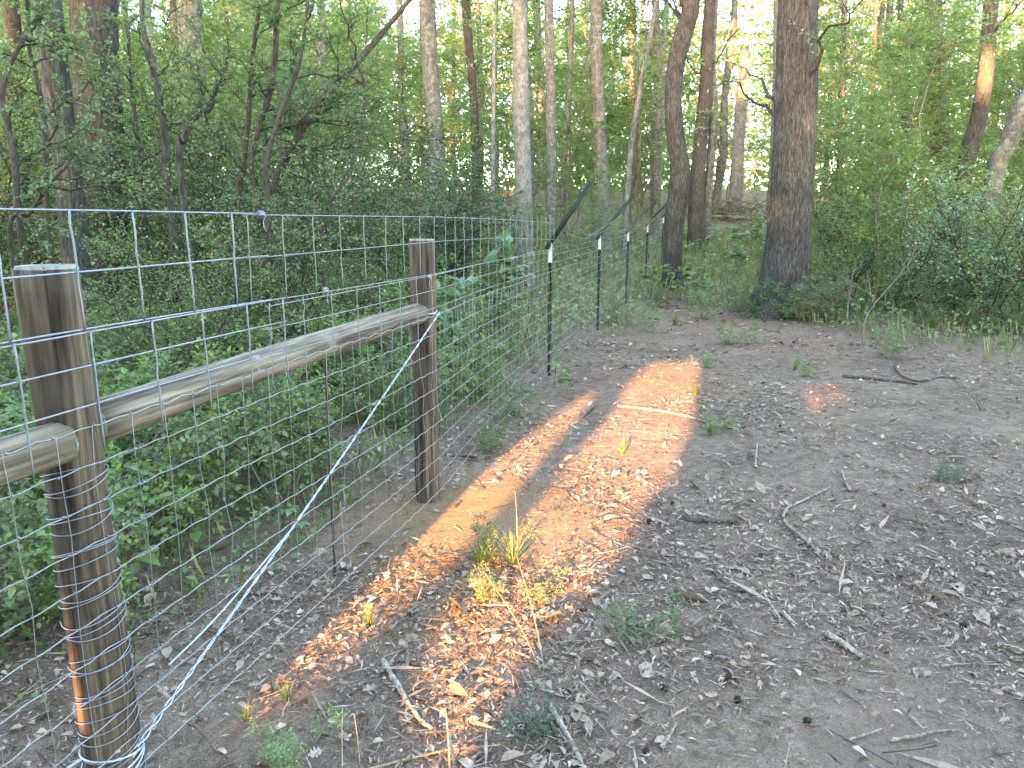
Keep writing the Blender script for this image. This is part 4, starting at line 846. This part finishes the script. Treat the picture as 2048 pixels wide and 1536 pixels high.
# ------------------------------------------------------------------ litter
def oak_leaf(seed, lobes):
    g = np.random.default_rng(seed); n = 26; u = np.linspace(0, 1, n)
    wv = np.sin(np.pi * u ** .8) * .33 * (1 + (.45 * np.cos(u * lobes * 2 * np.pi) if lobes else 0)) + .01; wv[0] = wv[-1] = .006
    cu = g.uniform(.1, .45); tw = g.normal(0, .35); z0 = cu * (u - .5) ** 2 * 1.3
    mid = np.column_stack([u - .5, 0 * u, z0]); Lf = np.column_stack([u - .5 + .02 * np.cos(u * 30), wv, z0 + wv * (.35 + tw * u)]); Rt = np.column_stack([u - .5, -wv * g.uniform(.8, 1.1), z0 + wv * (.3 - tw * (u - .3))])
    V = np.concatenate([Lf, mid, Rt]); i = np.arange(n - 1)
    b = MB(); b.add(V, np.concatenate([np.stack([n + i, n + i + 1, i + 1, i], 1), np.stack([2 * n + i, 2 * n + i + 1, n + i + 1, n + i], 1)])); return b.mesh('dead_leaf_%d' % seed)
OAK = [oak_leaf(i, l) for i, l in enumerate((0, 4, 3, 0, 5, 0))]
for m_ in OAK: m_.materials.append(M_litter)
r = random.Random(5); cnt = 0
while cnt < 300:
    y = .95 + 3.6 * r.random() ** 1.5; x = r.uniform(-1.4, 3.2)
    if abs(x / y) > .85 or x < fence_x(y) - .7: continue
    if float(fbm(x * 1.1, y * 1.1, 3)) + r.uniform(-.2, .2) < -.03: continue
    s = r.uniform(.026, .056); obj('dead_leaf', OAK[r.randrange(6)], None, ground, (x, y, h1(x, y) + .010), (r.gauss(0, .3) + (math.pi if r.random() < .3 else 0), r.gauss(0, .25), r.uniform(0, 6.28)), (s, s * r.uniform(.7, 1.15), s)); cnt += 1
def litter():
    g = np.random.default_rng(80); l = MB(); c = MB()
    for (dens, x0, x1, y0, y1) in ((6200, -2.2, 4.0, .75, 3.2), (3600, -3, 5.5, 3.2, 6), (1500, -4, 8, 6, 9), (550, -5, 10, 9, 14), (45, -8, 12, 14, 22)):
        n = int(dens * (x1 - x0) * (y1 - y0)); x = g.uniform(x0, x1, n); y = g.uniform(y0, y1, n)
        den = np.clip(.6 + 2.6 * fbm(x * 1.1, y * 1.1, 4), .12, 1) * (1 - .6 * np.clip(greenness(x, y), 0, 1))
        d = np.hypot(x + .25, y - 3.5); den = den * np.clip((d - .2) / .5, .15, 1)
        m = g.random(n) < den; x = x[m]; y = y[m]; n = len(x); far = np.clip(y / 7, .8, 1.7)
        z = ht(x, y) + g.uniform(.004, .02, n); a = g.uniform(0, 6.28, n); P = np.column_stack([x, y, z])
        ax = np.stack([np.cos(a), np.sin(a), g.normal(.05, .22, n)], 1); nm = nrm(np.stack([g.normal(0, .42, n), g.normal(0, .42, n), np.ones(n)], 1))
        L = np.exp(g.normal(math.log(.0175), .6, n)) * far; k = g.random(n) < .36
        l.add(*leaves(P[k], ax[k], nm[k], L[k] * 1.15, L[k] * g.uniform(.16, .36, k.sum()), .5, g.uniform(-.3, .35), 1))
        k = ~k; Lk = L[k] * g.uniform(.9, 2.6, k.sum())
        l2 = leaves(P[k], ax[k] * [1, 1, .5], nm[k], Lk, L[k] * .075 + .0006, .35); c.add(*l2)
    n = 2600; x = g.uniform(-2, 5, n); y = .8 + 8 * g.random(n) ** 1.3; a = g.uniform(0, 6.28, n); P = np.column_stack([x, y, ht(x, y) + g.uniform(.006, .02, n)]); L = g.uniform(.05, .2, n)
    d = np.stack([np.cos(a), np.sin(a), g.normal(0, .06, n)], 1); u = np.linspace(0, 1, 4); Q = P[:, None] + d[:, None] * (L[:, None] * u)[..., None] + np.cumsum(g.normal(0, .006, (n, 4, 3)) * [1, 1, .3], 1)
    c.add(*tubes(Q, np.full((n, 4), 1.) * g.uniform(.0008, .0022, n)[:, None], 3))
    return l.mesh('litter_leaves'), c.mesh('litter_slivers')
ll, ls = litter()
tag(obj('leaf_litter', ll, M_litter, ground), kind='stuff'); tag(obj('twig_litter', ls, M_chip, ground), kind='stuff')

# ------------------------------------------------------------------ sticks, cones, fallen branches
def stick(label, pts, w_, mat_, lift=.006, name='fallen_stick', cat='stick', end=.6, group='sticks lying on the path'):
    W = [gr(a, b) for a, b in pts]; o = W[0]
    P = spline([(p.x - o.x, p.y - o.y, p.z - o.z + lift) for p in W], max(8, 5 * len(W)))
    r0 = w_ / F * cam_depth(W[len(W) // 2]) / 2; rr = np.linspace(r0, r0 * end, len(P)) * (1 + .12 * np.sin(np.arange(len(P)) * 1.7)); P[:, 2] += r0 * .6
    b = MB(); V, q, t = tubes(P, rr, 7, True); V += .1 * r0 * np.random.default_rng(int(o.x * 1e4) % 999).normal(size=V.shape); b.add(V, q, t)
    return tag(obj(name, b.mesh('stick'), mat_, None, tuple(o)), label, cat, group)
DW, DS, STW = BM['deadwood'], BM['darkstick'], BM['straw']
for lab, pts, w_, m_ in [
  ('long bleached stick slanting up towards the lower centre', [(765, 1325), (800, 1385), (835, 1440), (865, 1465)], 13, DW), ('thin dark stick left of the bleached slanting stick', [(700, 1395), (740, 1365), (772, 1345)], 6, DS),
  ('flat dark stick crossing under the orange light', [(790, 1325), (850, 1335), (905, 1340)], 7, DS), ('dark brown stick of the bundle at the bottom centre', [(1098, 1415), (1125, 1460), (1150, 1505), (1168, 1545)], 13, DW),
  ('thinner stick beside the brown one at the bottom centre', [(1100, 1450), (1120, 1490), (1145, 1540)], 10, DS), ('pale straw stalk lying along the bottom edge', [(735, 1545), (830, 1520), (900, 1505), (1000, 1495)], 6, STW),
  ('short orange-lit stick near the bottom centre', [(935, 1445), (965, 1455), (990, 1465)], 9, STW), ('stubby dark bark piece on the right path', [(1372, 1043), (1425, 1047), (1476, 1049)], 13, DS),
  ('crooked forked branch lying on the right path', [(1640, 1112), (1600, 1075), (1568, 1045), (1575, 1020), (1610, 1003), (1660, 978)], 7, DW), ('dark mossy branch piece at the lower right', [(1652, 1274), (1690, 1297), (1722, 1320)], 16, DW),
  ('pale stick right of the path middle pointing at the viewer', [(1524, 1186), (1545, 1220), (1563, 1246)], 7, DW), ('short pale chip below the pointing stick', [(1564, 1229), (1580, 1245), (1592, 1255)], 10, DW),
  ('small stick left of the pointing stick', [(1422, 1142), (1445, 1165), (1470, 1186)], 6, DS), ('short thick twig above the small stick', [(1466, 1137), (1485, 1147), (1503, 1155)], 8, DW),
  ('long thin pale stick low on the far right', [(1880, 1336), (1940, 1332), (2008, 1334)], 5, DW), ('curved pale stick at the bottom right', [(1778, 1486), (1830, 1478), (1870, 1468), (1920, 1466)], 8, DW),
  ('grey stick left of the curved pale stick', [(1695, 1484), (1730, 1475), (1765, 1462)], 7, DW), ('flat splinter low on the right of the path', [(1322, 1502), (1340, 1475), (1352, 1450)], 9, DW),
  ('pale root lying across the orange light', [(1235, 815), (1300, 822), (1370, 835), (1420, 850), (1475, 862)], 6, DW), ('long branch at the back of the clearing', [(1685, 755), (1740, 760), (1800, 766), (1835, 772)], 7, DS),
  ('curved branch at the back right of the clearing', [(1805, 715), (1790, 735), (1805, 755), (1840, 765), (1880, 757), (1920, 760)], 5, DS), ('short upright-looking stick mid path', [(1510, 935), (1512, 910), (1514, 890)], 6, DW),
  ('thin twig mid path near the right', [(1700, 985), (1690, 965), (1683, 945)], 6, DW), ('dark thin twig across the path middle', [(1560, 1030), (1590, 1075), (1635, 1115)], 4, DS),
  ('small twig left of the grass patch', [(1280, 1260), (1330, 1240), (1380, 1200)], 4, DS), ('thin stick under the far right leaves', [(1970, 1190), (2010, 1175), (2048, 1180)], 5, DS)]:
    stick(lab, pts, w_, m_)
def straw(label, px, py, px2, py2, Hh, w_=.0018):
    a = gr(px, py); b = gr(px2, py2); P = spline([(0, 0, -.01), ((b.x - a.x) * .35, (b.y - a.y) * .35, Hh * .6), (b.x - a.x, b.y - a.y, Hh)], 14)
    tag(obj('dry_stalk', tube_mesh('stalk', P, np.linspace(w_, w_ * .5, 14), 5), STW, None, tuple(a)), label, 'dry stalk', 'dry grass stalks')
straw('long dry stalk arching out of the sunlit weeds towards the viewer', 1085, 1345, 965, 1190, .12); straw('second dry stalk beside the long arching one', 1090, 1340, 1030, 1160, .14); straw('upright dry stalk at the bottom left of centre', 685, 1545, 690, 1500, .14); straw('dry stalk with a side shoot left of centre', 720, 1530, 712, 1500, .12)
straw('upright yellow stalk at the bottom centre', 900, 1545, 893, 1520, .17, .0025); straw('thin dry stalk above the dark grass tuft', 1035, 1100, 1030, 1080, .25); straw('thin upright stalk on the left of the orange light', 690, 1120, 685, 1090, .22)
def ballmesh():
    V = []; F_ = []; n = 0; g = np.random.default_rng(4); b = MB()
    th_ = np.arange(1, 7) * math.pi / 7; ph = np.arange(10) * 2 * math.pi / 10
    P = [(0, 0, 1)] + [(math.sin(a) * math.cos(c), math.sin(a) * math.sin(c), math.cos(a)) for a in th_ for c in ph] + [(0, 0, -1)]
    P = np.array(P) * .8; q = [[1 + i * 10 + j, 1 + (i + 1) * 10 + j, 1 + (i + 1) * 10 + (j + 1) % 10, 1 + i * 10 + (j + 1) % 10] for i in range(5) for j in range(10)]
    t = [[0, 1 + j, 1 + (j + 1) % 10] for j in range(10)] + [[61, 51 + (j + 1) % 10, 51 + j] for j in range(10)]; b.add(P, q, t)
    d = nrm(g.normal(size=(70, 3))); s = nrm(np.cross(d, g.normal(size=(70, 3)))); u = np.cross(d, s)
    V = np.stack([d * .75 + s * .13, d * .75 - s * .07 + u * .11, d * .75 - s * .07 - u * .11, d * 1.12], 1).reshape(-1, 3); i = np.arange(70)[:, None] * 4
    b.add(V, None, np.concatenate([i + [[0, 1, 3]], i + [[1, 2, 3]], i + [[2, 0, 3]]])); return b.mesh('seed_ball')
BALL = ballmesh(); BALL.materials.append(M_ball)
for k, (px, py, lab) in enumerate([(1298, 1046, 'dark spiky seed ball just right of the orange light'), (1456, 1361, 'dark seed ball in the middle of the lower path'), (1475, 1406, 'dark seed ball just below another on the lower path'), (1926, 1256, 'large dark seed ball on the right of the path'), (1614, 1448, 'dark seed ball near the bottom right sticks'), (1327, 1381, 'dark seed ball left of a close pair'), (1291, 1510, 'dark seed ball at the bottom edge'), (1773, 1128, 'reddish seed ball in the pale litter on the right'), (1768, 1015, 'small seed ball in the upper right litter'), (1486, 1190, 'seed ball beside a small stick on the path'), (1914, 1181, 'seed ball under the litter at the far right'), (1560, 855, 'small far seed ball mid path'), (1590, 880, 'small dark seed ball near the far chip'), (910, 1015, 'seed ball on the clay near the second post'), (1520, 1115, 'seed ball above the short thick twig'), (1345, 1010, 'small seed ball above the bark piece')]):
    p = gr(px, py); tag(obj('seed_ball', BALL, None, None, (p.x, p.y, p.z + .012), (k, k * 2., k * 3.), .0128 * (1.1 if k < 6 else .95)), lab, 'seed ball', 'fallen sweetgum seed balls')
# dead branches leaning out of the right thicket
def dead_branch(label, pts, w_, tw, seed):
    W = [at(px, py, Yd) for px, py, Yd in pts]; o = gr(pts[0][0], pts[0][1]) if False else Vector((W[0].x, W[0].y, h1(W[0].x, W[0].y)))
    P = spline([tuple(p - o) for p in W], 24); r0 = w_ / F * cam_depth(W[0]) / 2
    b = MB(); b.add(*tubes(P, np.linspace(r0, r0 * .35, 24) * .6, 6, True)); th = thing('dead_branch', label, 'branch', tuple(o), 0, 'bare dead branches'); obj('main_stem', b.mesh('dead_stem', True), BM['twig'], th)
    gg = np.random.default_rng(seed); B, _ = spawn(P[None], tw, (.25, .95), .7, .6, .1, .8, 6, gg, .05, .1, .4); 
    for i_ in range(len(B)): c = MB(); c.add(*tubes(B[i_:i_ + 1], taper(B[i_:i_ + 1], r0 * .4), 4)); obj('twig', c.mesh('dead_twig', True), BM['twig'], th)
dead_branch('bare grey branch leaning left out of the right thicket', [(1915, 775, 6.9), (1880, 700, 7.6), (1800, 630, 8.6), (1740, 590, 9.2), (1690, 555, 9.6)], 6, 7, 1)
dead_branch('second bare branch crossing it from lower left', [(1725, 690, 8.6), (1735, 630, 8.9), (1790, 560, 9.2), (1850, 490, 9.6)], 5, 6, 2)
dead_branch('thin bare stem standing at the front of the right thicket', [(1693, 640, 9.5), (1700, 580, 9.6), (1712, 520, 9.8)], 5, 3, 3)
dead_branch('bare branch lying down to the right of the clearing', [(1880, 760, 7.0), (1830, 690, 7.8), (1770, 640, 8.6)], 5, 5, 4)
dead_branch('dark thin twigs sticking up at the right edge', [(1985, 880, 5.6), (1960, 820, 5.7), (1950, 790, 5.8)], 4, 4, 6)
# brush heap at the end of the path
th = thing('brush_heap', 'brown heap of dead brush at the end of the path', 'brush heap', (8.8 * 1, 31, h1(8.8, 31)), 0)
gg = np.random.default_rng(9); n = 90; a = gg.uniform(0, 6.28, n); b0 = np.column_stack([gg.normal(0, .9, n), gg.normal(0, .5, n), gg.uniform(0, .55, n)]); d = nrm(np.column_stack([np.cos(a), np.sin(a) * .5, gg.normal(.1, .3, n)])); u = np.linspace(-.5, .5, 5)
b = MB(); b.add(*tubes(b0[:, None] + d[:, None] * u[None, :, None] * gg.uniform(.8, 2.4, n)[:, None, None] + np.cumsum(gg.normal(0, .03, (n, 5, 3)), 1), np.full((n, 5), .018), 4)); tag(obj('heaped_sticks', b.mesh('heaped_sticks'), BM['twig'], th), kind='stuff')
b = log_mesh('log', [(-.9, -.3, .15), (.1, -.55, .12), (1.1, -.8, .05)], .07, 10, 3); obj('log', b.mesh('heap_log', True), DW, th)

# ------------------------------------------------------------------ unseen trees added behind the viewer for shade, crowns cut open for sun patches
AH = np.array([SY, -SX, 0]); SDn = np.array(SD); BH = np.array([SX * math.sin(SUN_EL), SY * math.sin(SUN_EL), math.cos(SUN_EL)])
def sunplane(P): P = np.asarray(P, float); return np.stack([P @ AH, P @ BH], -1)
GAPS = []; SOFT = []
def gap_ground(pts, grow=.03, soft=1.):
    SOFT.append(soft)
    G = sunplane([tuple(gr(a, b)) for a, b in pts]); c = np.array([np.interp(y, sorted(G[:, 1]), G[np.argsort(G[:, 1]), 0]) for y in G[:, 1]])
    n = np.roll(G, -1, 0) - np.roll(G, 1, 0); n = nrm(np.stack([n[:, 1], -n[:, 0]], 1)); ar = (G[:, 0] * np.roll(G[:, 1], -1) - np.roll(G[:, 0], -1) * G[:, 1]).sum()
    GAPS.append(G + n * grow * [1, .5] * np.sign(ar))
def gap_at(px, py, Yd, ra, rb):
    SOFT.append(1.)
    c = sunplane([tuple(at(px, py, Yd))])[0]; k = np.arange(10) * 2 * math.pi / 10; GAPS.append(c + np.stack([ra * np.cos(k), rb * np.sin(k)], 1))
gap_ground([(735, 1175), (800, 1075), (880, 1030), (960, 935), (1060, 885), (1085, 895), (1060, 945), (985, 1000), (920, 1060), (885, 1110), (800, 1180), (720, 1235), (690, 1230)], .05)
gap_ground([(1070, 890), (1160, 800), (1190, 795), (1110, 885)])
gap_ground([(1295, 735), (1390, 730), (1372, 830), (1335, 925), (1268, 1000), (1235, 1070), (1165, 1145), (1085, 1230), (1005, 1320), (930, 1400), (870, 1335), (930, 1190), (990, 1140), (1060, 1040), (1150, 950), (1220, 850)])
gap_ground([(1580, 775), (1680, 772), (1700, 850), (1600, 838)], 0, .35); gap_ground([(1995, 1050), (2060, 1010), (2060, 1100), (2015, 1110)], 0, .55); gap_ground([(880, 1450), (1050, 1440), (990, 1560), (780, 1560)], .03, .6); gap_ground([(690, 1225), (735, 1235), (625, 1350), (560, 1330)], .02, .85)
gap_ground([(1950, 662), (2010, 660), (2030, 690), (1990, 690)], 0, .5); gap_ground([(1765, 1300), (1800, 1270), (1795, 1545), (1755, 1545)], 0, .3)
gap_at(1612, 288, 12.2, .10, .17); gap_at(1968, 145, 15.3, .22, .5); gap_at(1490, 150, 33.8, .5, .9); gap_at(1268, 90, 36, .4, 3.); gap_at(130, 290, 7.9, .08, .5); gap_at(138, 470, 7.9, .08, .4)
for (px, py, Yd, ra, rb) in [(1660, 270, 34, 1.6, 1.5), (1940, 190, 36, 1.6, 1.6), (1400, 160, 40, 2.2, 1.2), (1240, 110, 42, 2., 1.6), (980, 110, 30, .6, 1.2), (770, 180, 34, 1.6, 1.0), (1560, 90, 45, 2.5, 2.), (1700, 60, 40, 1.4, 1.2)]: gap_at(px, py, Yd, ra, rb)
_gr = np.random.default_rng(123)
def in_gap(ab):
    hit = np.zeros(len(ab), bool)
    for G, sf in zip(GAPS, SOFT):
        x, y = ab[:, 0], ab[:, 1]; c = np.zeros(len(ab), bool); j = len(G) - 1
        for i in range(len(G)):
            xi, yi, xj, yj = *G[i], *G[j]
            with np.errstate(divide='ignore', invalid='ignore'): c ^= ((yi > y) != (yj > y)) & (x < (xj - xi) * (y - yi) / (yj - yi + 1e-12) + xi)
            j = i
        hit |= c if sf >= 1 else c & (_gr.random(len(c)) < sf)
    return hit
def shade_tree(label, D, a, wid, z0, z1, n, lL, seed, bark='dark'):
    g = np.random.default_rng(seed); c = np.array([-SX * D, -SY * D, 0]) + AH * a; zg = h1(c[0], c[1]); c[2] = zg
    P = np.column_stack([g.uniform(-1, 1, n) * wid, g.normal(0, .35, n) * wid, z0 + (z1 - z0) * g.random(n)])
    rel = (P[:, 2] - z0) / (z1 - z0); P[:, :2] *= (.65 + .45 * np.sin(np.pi * np.clip(rel * .9 + .08, 0, 1)))[:, None]
    Wp = np.column_stack([P[:, 0] * AH[0] + P[:, 1] * SX, P[:, 0] * AH[1] + P[:, 1] * SY, P[:, 2]])
    aa = g.uniform(0, 6.28, n); ax = np.stack([np.cos(aa), np.sin(aa), g.normal(0, .6, n)], 1); nm = nrm(np.stack([g.normal(0, .6, n) - SX, g.normal(0, .6, n) - SY, g.normal(.3, .5, n)], 1))
    L = lL * g.uniform(.7, 1.3, n); ctr = Wp + nrm(ax) * (L * .5)[:, None]
    sd_ = nrm(np.cross(nrm(ax), nm)) * (L * .42)[:, None]; keep = ~(in_gap(sunplane(ctr + c)) | in_gap(sunplane(Wp + c)) | in_gap(sunplane(Wp + nrm(ax) * L[:, None] + c)) | in_gap(sunplane(ctr + sd_ + c)) | in_gap(sunplane(ctr - sd_ + c))); Wp, ax, nm, L = Wp[keep], ax[keep], nm[keep], L[keep]  # drops leaves whose shadow would cover a chosen sun patch
    th = thing('shade_tree', label, 'tree', tuple(c), 0, 'unseen shade trees behind the viewer')
    l = MB(); l.add(*leaves(Wp, ax, nm, L, L * .42, .15)); obj('crown', l.mesh('shade_crown'), LM['dark'], th)
    K = 12; z = np.linspace(-.1, z1 * .8, K); p = np.column_stack([.1 * np.sin(z), .1 * np.cos(z * .7), z]); b = MB(); r0 = .05 + .012 * z1; b.add(*tubes(p, np.linspace(r0, r0 * .3, K), 10)); b_, _ = spawn(p[None], 10, (.3, 1), .4, .9, .2, wid * .8, 6, g, .05, .1, .4); b_ = b_[~in_gap(sunplane((b_ + c).reshape(-1, 3))).reshape(len(b_), -1).any(1)]
    if len(b_): b.add(*tubes(b_, taper(b_, r0 * .25), 5))
    if not in_gap(sunplane(p + c)).any(): obj('trunk', b.mesh('shade_trunk', True), BM[bark], th)
for k in range(8):
    shade_tree(f'{ORD[k]} leafy unseen holly from the left in the added shade hedge close behind the viewer', 8 + .5 * (k % 3), -8.2 + k * 2.35, 1.75, .15, 3.9, 6500, .17, 700 + k)
for k in range(8):
    shade_tree(f'{ORD[k]} leafy unseen holly from the left in the added second shade row behind the viewer', 10.5 + .4 * (k % 2), -9 + k * 2.35, 1.8, .15, 4.2, 5500, .17, 760 + k)
for k in range(15):
    shade_tree(f'{(ORD + ["eleventh", "twelfth", "thirteenth", "fourteenth", "fifteenth"])[k]} tall spreading unseen shade tree from the left in the wood behind the viewer', 30 + 3.5 * (k % 3), -33 + k * 4.9, 4.2, 2.3 + (30 + 3.5 * (k % 3)) * .192, 25, 6000, .62, 720 + k)

# ------------------------------------------------------------------ tell the last look-alikes apart by their order from the left
from collections import defaultdict
_by = defaultdict(list)
for o in C.objects:
    if o.parent is None and 'label' in o.keys() and 'group' in o.keys(): _by[o['label']].append(o)
for lab, os_ in _by.items():
    if 2 <= len(os_) <= 6:
        os_.sort(key=lambda o: o.location.x / max(o.location.y, .1))
        for o, e in zip(os_, ('left one', 'right one') if len(os_) == 2 else ('leftmost', 'second', 'third', 'fourth', 'fifth', 'sixth')): o['label'] = f'{lab}, {e}'
